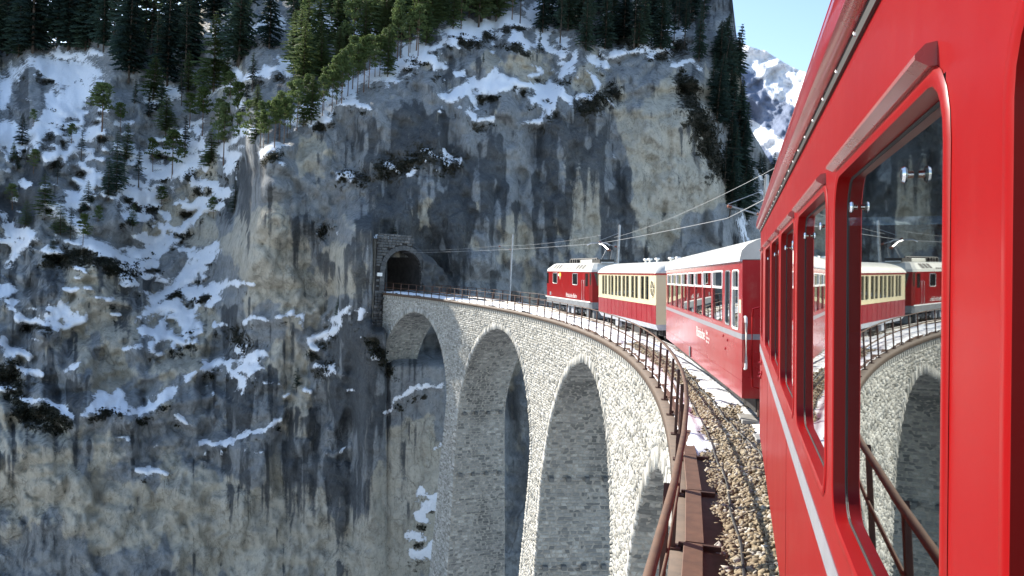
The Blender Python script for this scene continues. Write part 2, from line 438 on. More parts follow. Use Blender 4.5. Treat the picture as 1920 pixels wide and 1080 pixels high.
M['pine'] = leafm('pine_and_sunlit_needles', [(0.1, (0.07, 0.10, 0.028)), (0.4, (0.105, 0.145, 0.055)), (0.75, (0.155, 0.195, 0.08))])  # pine green, lightened to carry the sunlight on the ridge wood
M['scrub'] = leafm('dark_heather', [(0.1, (0.022, 0.024, 0.016)), (0.4, (0.045, 0.046, 0.028)), (0.75, (0.08, 0.07, 0.042))])
M['bark'] = simple('conifer_bark', (0.075, 0.058, 0.045), 0.95, 0, 0.4, 6, 0.3)
M['barkr'] = simple('pine_bark', (0.14, 0.085, 0.055), 0.95, 0, 0.4, 6, 0.3)
# ================================================================== TERRAIN
# The rock wall is measured as a grid of directions and distances from the photographer's
# survey point, like a range scan: every vertex gets its own true distance.
STEP = 3.0
PXC = [-450, -100, 60, 180, 300, 420, 470, 600, 720, 830, 1000, 1200, 1340, 1400, 1460]
PYC = [-250, -100, 0, 100, 200, 300, 400, 540, 700, 800, 950, 1100, 1350]
DEP = np.array([
 [235, 228, 222, 216, 208, 198, 194, 188, 182, 178, 178, 180, 184, 186, 196],
 [212, 208, 205, 205, 198, 190, 182, 170, 162, 155, 148, 146, 150, 160, 172],
 [190, 188, 187, 181, 172, 162, 152, 141, 134, 125, 124, 131, 136, 147, 158],
 [160, 160, 160, 156, 152, 146, 136, 126, 117, 108, 112, 119, 124, 136, 147],
 [138, 137, 135, 134, 137, 130, 112, 106, 101, 100, 106, 110, 116, 130, 142],
 [127, 124, 121, 123, 128, 124, 99.5, 97,  98,  98, 103, 108, 113, 127, 140],
 [120, 117, 114, 116, 121, 119, 97.5,  96,  94.5,  95.5, 101, 107, 112, 126, 138],
 [113, 110, 107, 108, 112, 111,  98,  95.5,  93,  94,  99, 105, 111, 124, 136],
 [106, 102,  99,  99, 100, 101,  95.5,  94,  92.5,  94,  98, 104, 110, 122, 134],
 [102,  97,  94,  93,  94,  95,  93,  92.5,  92,  93,  97, 103, 109, 121, 133],
 [ 98,  93,  90,  90,  90,  91,  90,  90,  90,  91,  95, 101, 107, 119, 131],
 [ 95,  90,  88,  88,  88,  89,  88,  87,  88,  89,  92,  98, 104, 117, 129],
 [ 92,  88,  86,  86,  86,  86,  86,  84,  85,  86,  90,  95, 100, 113, 125]], float)
DEP[:, 13] = DEP[:, 12] + 7; DEP[:, 14] = DEP[:, 12] + 17
px_ax = np.arange(-450, 1461, STEP)
PTOP = ([-450, -200, -100, -40, 0, 40, 160, 250, 330, 420, 520, 700, 1300, 1370, 1400, 1460],
        [-370, -185, -105, -40, 40, 80, 80, 70, 40, -20, -90, -160, -160, -30, 230, 330])  # left end, out of view, is an added spur raised to shade the snowfield
NR = 430
ytop = np.interp(px_ax, *PTOP)
vv = np.linspace(0, 1, NR)
PY = ytop[None, :] + (1330 - ytop)[None, :] * vv[:, None]
PX = np.broadcast_to(px_ax[None, :], PY.shape).copy()

def bil(PX, PY):
    i = np.clip(np.searchsorted(PXC, PX) - 1, 0, len(PXC) - 2); j = np.clip(np.searchsorted(PYC, PY) - 1, 0, len(PYC) - 2)
    xc = np.array(PXC, float); yc = np.array(PYC, float)
    u = np.clip((PX - xc[i]) / (xc[i + 1] - xc[i]), 0, 1); w = np.clip((PY - yc[j]) / (yc[j + 1] - yc[j]), 0, 1)
    return (DEP[j, i] * (1 - u) + DEP[j, i + 1] * u) * (1 - w) + (DEP[j + 1, i] * (1 - u) + DEP[j + 1, i + 1] * u) * w
# wander the sampling so that breaks of slope are not straight
wx = fbm(PX / 160, PY / 160, 3, 3) * 40; wy = fbm(PX / 160, PY / 160, 33, 3) * 40
near_p = np.exp(-(((PX - 775) / 110) ** 2 + ((PY - 520) / 130) ** 2))
D = bil(PX + wx * (1 - near_p), PY + wy * (1 - near_p))
D = blur(D, 4, 3)

SX = PX + fbm(PX / 34, PY / 26, 131, 4) * 20 + fbm(PX / 9, PY / 8, 151, 2) * 4; SY = PY + fbm(PX / 30, PY / 30, 141, 4) * 15 + fbm(PX / 8, PY / 8, 161, 2) * 4
def stroke(field, pts, r, val=1.0):
    pts = np.array(pts, float)
    if len(pts) == 1: pts = np.vstack([pts, pts + [[1, 0]]])
    x0, y0 = pts.min(0) - 3 * r - 6; x1, y1 = pts.max(0) + 3 * r + 6
    ci = np.where((px_ax >= x0) & (px_ax <= x1))[0]
    if not len(ci): return
    c0, c1 = ci[0], ci[-1] + 1
    X = SX[:, c0:c1]; Y = SY[:, c0:c1]; d = np.full(X.shape, 1e9)
    for a, b in zip(pts[:-1], pts[1:]):
        ab = b - a; t = np.clip(((X - a[0]) * ab[0] + (Y - a[1]) * ab[1]) / (ab @ ab + 1e-9), 0, 1)
        d = np.minimum(d, np.hypot(X - a[0] - t * ab[0], (Y - a[1] - t * ab[1])))
    f = val * np.clip(1.0 - 0.5 * d / r, 0, 1) if val > 0 else val * np.clip(1.5 - d / r, 0, 1)
    field[:, c0:c1] = np.maximum(field[:, c0:c1], f) if val > 0 else field[:, c0:c1] + f

SN = np.zeros(PX.shape)
SNOW = [
 (34, [(20, 160), (70, 135), (120, 135), (160, 140)]), (30, [(130, 190), (150, 170)]), (30, [(100, 215), (70, 240)]), (22, [(10, 250), (30, 265)]), (20, [(0, 190), (8, 160)]), (16, [(95, 180), (110, 200)]),
 (5, [(97, 95), (150, 100), (197, 98)]), (5, [(93, 237)]), (4, [(11, 292), (52, 270), (82, 259)]), (8, [(85, 296), (163, 281)]), (7, [(137, 256), (174, 259)]),
 (6, [(160, 181), (174, 178)]), (4, [(100, 231), (130, 210), (155, 189)]), (5, [(207, 226), (252, 226)]),
 (15, [(237, 278), (267, 296), (289, 322), (333, 326)]), (15, [(230, 355), (281, 370)]), (13, [(185, 330), (167, 355), (130, 381)]),
 (6, [(285, 267), (322, 259), (363, 270), (411, 278), (478, 241)]), (11, [(418, 281), (444, 296), (433, 318)]), (5, [(333, 252), (352, 241)]), (6, [(363, 230), (385, 231)]),
 (11, [(374, 248)]), (5, [(393, 181), (426, 163), (463, 141), (480, 139)]), (7, [(437, 202), (470, 200)]), (10, [(333, 304), (363, 296)]), (10, [(348, 318), (370, 311)]),
 (10, [(363, 348), (407, 344), (422, 367)]), (7, [(318, 385), (370, 381), (407, 374)]), (10, [(307, 137), (322, 148)]), (9, [(426, 133), (444, 137)]), (16, [(290, 180), (330, 175)]),
 (10, [(7, 402)]), (11, [(11, 428), (55, 443), (22, 491)]), (13, [(111, 398), (140, 417), (155, 435)]), (12, [(167, 454), (207, 469), (230, 484), (259, 506), (289, 498)]),
 (10, [(222, 402), (278, 406)]), (8, [(304, 413), (341, 428), (370, 402), (415, 387)]), (7, [(270, 452), (330, 443)]), (10, [(259, 484), (289, 472), (304, 472)]),
 (5, [(218, 521), (252, 532)]), (13, [(367, 491), (352, 517), (322, 539), (289, 565)]), (9, [(374, 484), (411, 458)]), (11, [(352, 547), (393, 547), (418, 528)]), (6, [(426, 535), (474, 535)]),
 (15, [(289, 587), (318, 576), (352, 587), (356, 621)]), (11, [(274, 624), (318, 624), (333, 639)]), (7, [(230, 657), (252, 654)]), (6, [(274, 655), (296, 657)]), (5, [(259, 602)]),
 (9, [(93, 587), (122, 587), (148, 598), (122, 609), (89, 606)]), (7, [(33, 595), (67, 598)]), (12, [(0, 550), (22, 539)]), (8, [(22, 573)]), (10, [(0, 640), (22, 661), (55, 668)]),
 (5, [(122, 689), (152, 685)]), (8, [(41, 695), (70, 702)]), (5, [(0, 728), (18, 730)]), (6, [(37, 745), (74, 747), (96, 761), (141, 773)]), (15, [(193, 758), (215, 752), (232, 768)]), (8, [(163, 769), (193, 741), (230, 741), (242, 760)]),
 (9, [(248, 773), (289, 761), (330, 734)]), (9, [(381, 676), (393, 695), (418, 676), (430, 702), (452, 728)]), (10, [(348, 713), (370, 698)]), (4, [(389, 721)]), (5, [(400, 735)]),
 (5, [(404, 613), (430, 613)]), (6, [(444, 650)]), (6, [(707, 443), (733, 447)]), (4, [(693, 467)]), (4, [(637, 463)]), (4, [(622, 419)]), (4, [(593, 437)]),
 (5, [(518, 591), (546, 580)]), (6, [(456, 610), (474, 598), (498, 598)]), (9, [(581, 635), (607, 624), (628, 615)]), (5, [(578, 647), (593, 654)]), (5, [(637, 602), (644, 576)]), (5, [(618, 589)]), (3, [(659, 576), (674, 580)]),
 (8, [(470, 676), (493, 665)]), (6, [(448, 695), (481, 684)]), (4, [(444, 647), (467, 645)]), (6, [(441, 669)]), (3.6, [(493, 719), (522, 717), (537, 730)]), (3.2, [(559, 728), (574, 735)]), (3.6, [(537, 748), (552, 743)]),
 (3, [(585, 687), (622, 685)]), (6, [(611, 698)]), (4, [(704, 669), (713, 676)]), (5, [(678, 632)]), (6, [(718, 776), (752, 739), (781, 724), (807, 724), (830, 717)]),
 (5, [(329, 786), (359, 791)]), (4, [(292, 835), (310, 835)]), (4, [(345, 839)]), (7, [(380, 832), (408, 832)]), (5, [(425, 835)]), (6, [(253, 883), (274, 879), (310, 897)]), (3, [(317, 876), (331, 872)]), (4, [(324, 923)]), (3, [(348, 909)]), (3.5, [(376, 918)]),
 (3, [(102, 848), (114, 844)]), (4, [(218, 820), (246, 827)]), (6, [(400, 835), (421, 830), (456, 806), (498, 799), (520, 784)]), (5, [(435, 830)]), (4, [(470, 844), (491, 851)]), (5, [(608, 799)]), (3, [(611, 851), (646, 844)]),
 (11, [(787, 925), (822, 943), (794, 964)]), (4, [(741, 967)]), (9, [(759, 999), (780, 999)]), (5, [(819, 1006)]), (11, [(780, 1038), (819, 1027), (819, 1041)]), (4, [(808, 837), (822, 827)]),
 (8, [(496, 137), (526, 130), (533, 111), (556, 111)]), (10, [(541, 130)]), (6, [(448, 252), (481, 241)]), (6, [(493, 289), (548, 267)]), (8, [(589, 230), (615, 222)]), (7, [(604, 211), (641, 196), (674, 185)]), (8, [(659, 189), (685, 196)]),
 (14, [(556, 222), (622, 178), (681, 148), (722, 130)]), (7, [(722, 148), (748, 148)]), (6, [(759, 144)]), (6, [(719, 137), (767, 119)]), (11, [(770, 107), (793, 85), (819, 119)]), (13, [(793, 104)]), (5, [(819, 89), (837, 78)]),
 (9, [(852, 48), (878, 44)]), (9, [(822, 181), (880, 178)]), (6, [(826, 204)]), (8, [(870, 207)]), (4, [(622, 326), (663, 330)]), (5, [(655, 337)]), (5, [(733, 311), (752, 315)]), (7, [(770, 326)]), (4, [(804, 293)]), (6, [(833, 274), (855, 296)]), (4, [(744, 233)]), (4, [(789, 243)]), (4, [(783, 220)]),
 (3, [(693, 350)]), (4, [(478, 343)]), (4, [(505, 344)]), (8, [(528, 311)]), (4, [(461, 330)]),
 (8, [(800, 106), (817, 115)]), (12, [(843, 55), (885, 55), (940, 43), (970, 26)]), (8, [(966, 72), (987, 81)]), (6, [(1009, 64), (1030, 68)]), (9, [(1013, 85), (1047, 98)]),
 (9, [(826, 183), (877, 158), (928, 141), (979, 158), (1013, 170), (1073, 187)]), (12, [(905, 160), (948, 160)]), (6, [(1038, 162), (1055, 166)]), (10, [(1000, 187), (1038, 200), (1030, 213)]), (6, [(1085, 179), (1111, 179)]), (6, [(979, 234), (1013, 226)]), (6, [(868, 204), (894, 221), (928, 226)]),
 (9, [(1055, 132), (1081, 111)]), (8, [(1051, 141)]), (8, [(1107, 145), (1119, 162)]), (8, [(1115, 115), (1136, 119)]), (8, [(1124, 81)]), (7, [(1132, 26), (1141, 13)]), (6, [(1158, 43), (1175, 47)]),
 (8, [(1153, 98), (1200, 89), (1251, 85)]), (7, [(1226, 102)]), (6, [(1268, 119), (1311, 115)]), (7, [(1307, 115)]), (3, [(1136, 183), (1153, 200)]), (4, [(817, 294)]), (5, [(851, 296)]), (4, [(830, 277)]), (3, [(1149, 292)]), (3, [(1179, 270)]), (3, [(970, 313)]), (3, [(885, 330)]),
 (20, [(560, 60), (620, 40)]), (20, [(680, 60), (760, 40)]), (16, [(470, 60), (520, 40)]), (14, [(1000, 20), (1060, 0)]), (14, [(1220, 40), (1280, 60)]), (14, [(1100, -40), (1200, -60)]), (20, [(800, -20), (900, -40)]), (16, [(400, 60), (440, 30)]),
 (6, [(1377, 330), (1392, 345)]), (8, [(1380, 370), (1400, 390)]), (9, [(1395, 410), (1385, 425)]), (7, [(1420, 320), (1440, 340)]), (7, [(1408, 360), (1425, 365)]), (7, [(1390, 440), (1410, 445)]), (6, [(1440, 400), (1450, 430)]),
]
for r, pts in SNOW: stroke(SN, pts, r)
# bare rock standing out of the snowfield
CRAG = [(26, [(45, 205), (60, 160)]), (10, [(75, 190)])]
for r, pts in CRAG: stroke(SN, pts, r, -1.0)
SN = np.clip(SN, 0, 1)
dust = blur(SN, 6, 7) * 2.4 * np.clip(fbm(PX / 9, PY / 7, 171, 4) * 2.6 + 0.05, 0, 1)
for r, pts in [(26, [(640, 330), (660, 345)]), (30, [(730, 315), (800, 290), (850, 300)]), (16, [(690, 345), (720, 350)]), (24, [(600, 430), (620, 425)]), (22, [(880, 215), (920, 215)]), (30, [(560, 600), (620, 600), (680, 590)]), (24, [(450, 660), (480, 690)]), (22, [(590, 690), (620, 690)]), (26, [(260, 640), (300, 660)]), (30, [(380, 850), (440, 850)])]:
    b_ = np.zeros(PX.shape); stroke(b_, pts, r); dust = np.maximum(dust, b_ * np.clip(fbm(PX / 8, PY / 6, 172, 4) * 3.0 - 0.15, 0, 1))
# thin ledges carry thin lines of snow on the broken slope and under the summit
lw = np.clip((440 - PX) / 60, 0, 1) * np.clip((PY - 120) / 60, 0, 1) * np.clip((700 - PY) / 120, 0, 1)
lw = np.maximum(lw, np.clip((PX - 760) / 60, 0, 1) * np.clip((1340 - PX) / 40, 0, 1) * np.clip((190 - PY) / 60, 0, 1) * 0.9)
lw = np.maximum(lw, 0.55 * np.clip((PX - 420) / 60, 0, 1) * np.clip((720 - PX) / 60, 0, 1) * np.clip((PY - 560) / 60, 0, 1) * np.clip((790 - PY) / 60, 0, 1))
thin = np.clip((fbm(PX / 34 + PY / 90, PY / 8.5 - PX / 60, 181, 4, 0.6) * 2.2 - 0.10), 0, 1) * np.clip(0.5 + fbm(PX / 70, PY / 60, 183, 3) * 1.6, 0, 1)
SN = np.maximum(SN, np.clip(dust, 0, 0.85)); SN = np.maximum(SN, np.clip(thin * lw * 1.9, 0, 0.9))
snow_soft = blur(SN, 0.9, 0.8)

# relief: buttresses and ribs, then blocks, then roughness (metres)
cliffw = np.clip((PX - 400) / 80, 0, 1) * np.clip((PY - 150) / 80, 0, 1)
low = np.clip((PY - 760) / 120, 0, 1)
smooth_w = 1 - 0.45 * low
ribs = ridged(PX / 150 + fbm(PX / 90, PY / 220, 71, 3) * 0.5, PY / 420, 5, 2) - 0.5
blocks = ridged(PX / 80 + fbm(PX / 60, PY / 60, 12, 2) * .6, PY / 70, 11, 2, 0.4) - 0.5
rough = fbm(PX / 22, PY / 26, 21, 4)
shelf = np.abs(((PY + fbm(PX / 130, PY / 200, 41, 3) * 120 + PX * 0.12) / 85) % 1 - 0.5) * 2
grit = fbm(PX / 16, PY / 20, 57, 3)
crag = ridged(PX / 45 + fbm(PX / 50, PY / 50, 75, 2), PY / 52, 51, 2, 0.4) - 0.5
flute = ridged(PX / 30 + fbm(PX / 60, PY / 140, 77, 3) * 1.2, PY / 190, 55, 2, 0.4) - 0.5
rel = ribs * 6.5 * (0.55 + 0.45 * cliffw) + blocks * (6.0 - 2.4 * cliffw) * smooth_w + crag * (2.8 - 1.5 * cliffw) * smooth_w + flute * 0.9 + grit * 1.0 * (1 - .3 * low) + rough * (0.5 - 0.3 * cliffw) * (1 - .6 * low) + (shelf - 0.5) * 2.2 * (1 - cliffw) * (1 - low)
rel = rel * (1 - 0.75 * snow_soft)
# ledges: the ground leans back under the snow, then the rock above juts out again
E = np.zeros(PX.shape)
dv = (1330 - ytop) / (NR - 1)
acc = np.zeros(PX.shape[1])
kk = np.where(PY < 520, 0.13, 0.10)
dec = np.where(PY < 250, 0.992, 0.975)
for j in range(NR - 1, -1, -1):
    acc = acc * dec[j] ** (dv / 3.0) + SN[j] * kk[j] * dv
    E[j] = acc
E = blur(E, 0.8, 2.2)
# the prominent yellow buttress, the recess at the portal and the overhang left of it
def bumpf(cx, cy, rx, ry, a): return a * np.exp(-(((PX - cx) / rx) ** 2 + ((PY - cy) / ry) ** 2))
mac = bumpf(1240, 230, 110, 120, -3.5) + bumpf(950, 120, 70, 40, -3.0) + bumpf(635, 905, 75, 70, -2.0) + bumpf(50, 190, 40, 50, -4) + bumpf(520, 480, 60, 110, -1.5) + bumpf(30, 860, 90, 60, -2.0) + bumpf(340, 430, 60, 60, 3.0) + bumpf(160, 520, 90, 50, -3.0) + bumpf(250, 690, 120, 60, -2.5) + bumpf(640, 700, 60, 60, -1.5)
mac = mac + bumpf(512, 300, 42, 62, -5.5) + bumpf(660, 560, 40, 130, -8.5) + bumpf(815, 505, 32, 50, 3.5)
tun = np.exp(-(((PX - 760) / 75) ** 2 + ((PY - 520) / 75) ** 2))
D = D + rel * (1 - 0.85 * tun) + mac + E * (1 - .5 * tun)
D = D - 0.45 * snow_soft
def press(x0, x1, y0, y1, e, target):   # rock that closes round the abutment and the portal
    global D
    w_ = np.clip((PX - x0) / e + 1, 0, 1) * np.clip((x1 - PX) / 6 + 1, 0, 1) * np.clip((PY - y0) / e + 1, 0, 1) * np.clip((y1 - PY) / e + 1, 0, 1)
    w_ = w_ * w_ * (3 - 2 * w_)
    D = D * (1 - w_) + (target + rel * 0.35) * w_
press(668, 697, 440, 640, 45, 88.0)
press(690, 722, 630, 1150, 36, 86.0)
press(735, 836, 690, 1150, 40, 87.5)

# where the rock is stained, tan, or overgrown
TAN = np.zeros(PX.shape); DK = np.zeros(PX.shape)
for v_, r, pts in [(0.8, 45, [(510, 440), (530, 500)]), (0.75, 30, [(470, 470), (560, 560)]), (0.85, 60, [(1240, 220), (1280, 330)]), (0.8, 40, [(1200, 400), (1230, 440)]), (0.75, 30, [(1100, 330), (1080, 430)]), (0.7, 22, [(890, 380), (885, 440)]), (0.7, 25, [(960, 420), (980, 450)]),
                   (0.8, 90, [(60, 880), (200, 960), (420, 960), (560, 1010)]), (0.7, 60, [(760, 850), (740, 900)]), (0.7, 50, [(150, 560), (230, 610), (200, 690)]), (0.6, 40, [(300, 700), (350, 640)]), (0.7, 30, [(930, 120), (980, 125)]), (0.55, 30, [(620, 480), (640, 520)]), (0.6, 40, [(530, 690), (560, 800)]),
                   (0.6, 25, [(590, 280), (560, 330)]), (0.5, 40, [(330, 420), (300, 430)]), (0.6, 14, [(930, 190), (935, 215)]), (0.55, 30, [(780, 390), (790, 420)]), (0.7, 60, [(640, 1040), (760, 1010)])]:
    stroke(TAN, pts, r, v_)
for v_, r, pts in [(0.75, 60, [(640, 900), (640, 940)]), (0.75, 26, [(90, 950), (60, 1060)]), (0.7, 40, [(660, 620), (670, 780)]), (0.8, 40, [(720, 300), (730, 400)]), (0.75, 40, [(860, 300), (850, 420)]), (0.75, 26, [(1165, 330), (1160, 450)]), (0.8, 30, [(920, 280), (910, 330)]), (0.7, 26, [(1010, 250), (1050, 420)]),
                   (0.7, 28, [(400, 850), (460, 890)]), (0.65, 24, [(100, 830), (150, 850)]), (0.7, 30, [(470, 320), (440, 390)]), (0.6, 30, [(90, 520), (60, 560)]), (0.6, 30, [(240, 540), (240, 600)]), (0.6, 30, [(570, 420), (600, 480)]), (0.7, 40, [(800, 240), (700, 260)]), (0.6, 30, [(1060, 230), (1120, 250)]), (0.7, 30, [(60, 330), (30, 380)]), (0.6, 40, [(470, 700), (440, 760)]), (0.6, 20, [(120, 720), (140, 760)]),
                   (0.9, 14, [(700, 560), (700, 640), (720, 690)]), (0.8, 18, [(800, 470), (830, 540)])]:
    stroke(DK, pts, r, v_)
sh = np.zeros_like(SN); k_ = 5; sh[k_:] = SN[:-k_]; sh = np.maximum(sh, np.roll(SN, -2, 0) * 0.8)
BU = np.clip(blur(sh, 2.4, 2.6) * 1.0 - snow_soft * 0.5, 0, 1) * np.clip(0.75 + fbm(PX / 22, PY / 22, 191, 3) * 1.6, 0, 1.15) * np.clip(1.1 - low * 0.3, 0, 1)
for v_, r, pts in [(0.75, 26, [(120, 790), (40, 770)]), (0.7, 30, [(20, 700), (30, 740)]), (0.8, 22, [(100, 490), (150, 480), (240, 510)]), (0.7, 30, [(1150, 170), (1100, 200)]), (0.8, 30, [(1280, 160), (1320, 240), (1350, 320)]), (0.7, 18, [(700, 640), (730, 700)]), (0.62, 40, [(720, 320), (800, 295), (850, 305)]), (0.6, 30, [(650, 335), (690, 345)]), (0.6, 30, [(600, 432)]), (0.6, 34, [(470, 650), (440, 630)]), (0.55, 30, [(600, 700), (620, 680)]), (0.7, 26, [(1090, 60), (1180, 70), (1280, 90)])]:
    stroke(BU, pts, r, v_)
BU = np.clip(BU, 0, 1)
# fresh tan rock breaks through the grey weathered skin in ragged patches
tn = TAN * 1.15 + fbm(PX / 120 + wx / 60, PY / 170, 201, 5, 0.6) * 0.75 + fbm(PX / 26, PY / 60, 211, 4) * 0.35 - DK * 0.55 + 0.02
TANF = np.clip(0.5 + (tn - 0.30) * 2.6, 0, 1)
# water runs down from seeps and from the ledges and leaves dark streaks
ctr = np.exp(-(((PX - 860) / 270) ** 2 + ((PY - 350) / 170) ** 2)) + 0.9 * np.exp(-(((PX - 640) / 90) ** 2 + ((PY - 720) / 130) ** 2)) + .7 * np.exp(-(((PX - 40) / 110) ** 2 + ((PY - 340) / 80) ** 2))
reg = np.clip(0.34 * ctr + DK * 1.1 + fbm(PX / 110, PY / 120, 221, 4) * 0.9 + 0.02 - TAN * 0.25 - low * 0.15, 0, 1)
seep = np.clip((fbm(PX / 13, PY / 16, 231, 4) * 1.3 + reg * 0.75 - 0.62) * 2.2, 0, 1)
seep = np.maximum(seep, np.clip(BU * 1.3 - 0.35, 0, 1) * (0.35 + vnoise(PX / 9, PY / 50, 241)))
runl = (vnoise(px_ax / 8, px_ax * 0, 251) ** 2 * 130 + vnoise(px_ax / 60, px_ax * 0, 252) * 50 + 8)
acc = np.zeros(nx_ := PX.shape[1]); STK = np.zeros(PX.shape)
for j in range(NR):
    acc = np.maximum(acc * np.exp(-dv / runl), np.clip(seep[j], 0, 1)); STK[j] = acc
drift = fbm(px_ax[None] * 0 + PX / 70, PY / 60, 261, 2)
STK = np.clip(STK * 0.9 + np.clip(DK * 0.75 - 0.1, 0, 1) * (0.75 + 0.5 * fbm(PX / 12, PY / 60, 263, 3)), 0, 1)
STK = blur(STK, 1.0, 0.5)

P3 = ray(PX, PY); P3 = P3 * (D / P3[..., 1])[..., None]
HOLE = (PX > 724) & (PX < 794) & (PY > 482) & (PY < 560)
# the plateau behind the skyline
nx = len(px_ax)
back = []
for dd, dz in ((8, 0.6), (25, -1.0), (60, -6.0), (140, -30)):
    r_ = P3[0].copy(); dirn = r_[:, :2] / np.linalg.norm(r_[:, :2], axis=1)[:, None]
    r_[:, :2] += dirn * dd; r_[:, 2] += dz; back.append(r_)
full = np.concatenate([np.array(back[::-1]), P3], 0)
ny = full.shape[0]
pad = lambda A: np.concatenate([np.repeat(A[:1], 4, 0), A], 0)
ii = np.arange(ny * nx).reshape(ny, nx)
quads = np.stack([ii[:-1, :-1], ii[1:, :-1], ii[1:, 1:], ii[:-1, 1:]], -1)
hole = pad(HOLE)
keep = ~(hole[:-1, :-1] & hole[1:, 1:])
cliff = np_mesh("cliff", full, quads[keep], M['rock'], smooth=True,
                attrs={'snow': pad(snow_soft), 'tan': pad(TANF), 'dark': pad(STK), 'bush': pad(BU)})
tag(cliff, "grey and tan limestone rock wall with snowy ledges rising behind the viaduct", kind='structure')

def ground(px, py):
    """point on the rock in the direction px, py"""
    i = int(np.clip(round((px - px_ax[0]) / STEP), 0, nx - 1))
    j = int(np.clip(round((py - ytop[i]) / dv[i]), 0, NR - 1))
    return P3[j, i]

# far mountain beyond the valley, its flank turned towards the sun
mx = np.concatenate([np.arange(1180, 1340, 12.0), np.arange(1340, 1640, 2.5), np.arange(1640, 2500, 12.0)]); my = np.linspace(0, 1, 240)
rl = np.interp(mx, [1180, 1340, 1385, 1440, 1500, 1545, 1640, 1800, 2100, 2500], [-40, 45, 75, 102, 132, 158, 205, 250, 300, 330])
rl = rl + fbm(mx / 40, mx * 0, 91, 4) * 10
MX, MV = np.meshgrid(mx, my); MY = rl[None] + (620 - rl)[None] * MV
MD = np.interp(MX, [1180, 1340, 1560, 2000, 2500], [3300, 2900, 2350, 1900, 1700]) - MV * 500
q_ = (MX * 0.62 + MY) ; MD = MD + (ridged(q_ / 130, (MX - MY) / 300, 93, 5) - 0.5) * 260 + fbm(MX / 30, MY / 30, 95, 5) * 70
MP = ray(MX, MY); MP = MP * (MD / MP[..., 1])[..., None]
# woods follow the slope in bands, avalanche chutes stay white
dgl = MY - 75 - (MX - 1385) * 0.62 + fbm(MX / 60, MY / 60, 97, 4) * 26
band = np.clip((dgl - 45) / 16, 0, 1) * np.clip((147 - dgl) / 10, 0, 1) + np.clip((dgl - 168) / 14, 0, 1)
hi = MV < 0.25
bare = np.clip(1 - np.abs(dgl - 18) / 10, 0, 1) * np.clip((MX - 1470) / 50, 0, 1) * 0.7
woods = np.clip(band * 1.15 + bare + 0.06 + fbm(MX / 9 + MY / 30, MY / 16 - MX / 40, 99, 5) * 0.8, 0, 1)
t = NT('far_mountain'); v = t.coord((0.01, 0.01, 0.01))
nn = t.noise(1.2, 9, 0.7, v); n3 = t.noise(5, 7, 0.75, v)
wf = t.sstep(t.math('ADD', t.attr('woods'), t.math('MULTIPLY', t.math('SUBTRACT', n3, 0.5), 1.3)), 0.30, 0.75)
t.base(t.mix(wf, (0.66, 0.69, 0.75), t.ramp(n3, [(0.3, (0.10, 0.13, 0.20)), (0.7, (0.18, 0.22, 0.32))])))  # distance haze is mixed into the forest colour as pale blue
t.set(Roughness=0.9); t.bump(nn, 0.6, 20)
i2 = np.arange(MX.size).reshape(MX.shape)
mt = np_mesh("mountain", MP, np.stack([i2[:-1, :-1], i2[1:, :-1], i2[1:, 1:], i2[:-1, 1:]], -1).reshape(-1, 4), t.m, smooth=True, attrs={'woods': woods})
tag(mt, "distant snowy mountain with bands of dark forest beyond the cliff", kind='structure')

# valley floor, far below the arches, out to the horizon
gx = np.concatenate([np.linspace(-9000, -300, 20), np.linspace(-250, 250, 60), np.linspace(300, 9000, 20)])
GX, GY = np.meshgrid(gx, gx)
GZ = -53 + fbm(GX / 30, GY / 30, 61, 3) * 1.2
i3 = np.arange(GX.size).reshape(GX.shape)
t = NT('valley_snow'); v = t.coord(); n = t.noise(0.15, 6, 0.7, v)
t.base(t.mix(t.sstep(n, 0.45, 0.55), (0.80, 0.81, 0.84), (0.16, 0.15, 0.13))); t.set(Roughness=0.9)
vf = np_mesh("valley_floor", np.stack([GX, GY, GZ], -1), np.stack([i3[:-1, :-1], i3[:-1, 1:], i3[1:, 1:], i3[1:, :-1]], -1).reshape(-1, 4), t.m, smooth=True)
tag(vf, "snow patched gorge floor far below the viaduct", kind='structure')
# ================================================================== VIADUCT
rng = np.random.RandomState(7)
via = empty("viaduct", arc(20, 103.4, -20))
tag(via, "curved grey limestone railway viaduct with tall arches crossing the gorge", "viaduct")
ARCH = [54.95, 33.0, 9.9, -13.2, -36.3]
ARAD = {54.95: 8.9}             # the last arch dies into the rock and is narrower
RA, ZS = 9.85, -11.65            # arch radius, springing below the deck
RF, RB = 101.05, 105.75          # inner and outer face
ZB = -46.0
BAT = 0.045
def face_R(z): return RF - np.clip(-z - 9, 0, None) * 0.035
def back_R(z): return RB + np.clip(-z - 9, 0, None) * 0.035
def open_d(s, z):
    """signed distance from the nearest arch opening (negative inside it)"""
    s = np.asarray(s, float); z = np.asarray(z, float)
    best = np.full(np.broadcast(s, z).shape, 1e9)
    for c in ARCH:
        ra = ARAD.get(c, RA); zs = ZS + (RA - ra)
        up = np.hypot(s - c, z - zs) - ra
        dn = np.abs(s - c) - (ra - BAT * (zs - z))
        best = np.minimum(best, np.where(z > zs, up, dn))
    return best
SEND = 66.5
def fpt(s, z, proud): return arc(s, face_R(z) - proud, z)

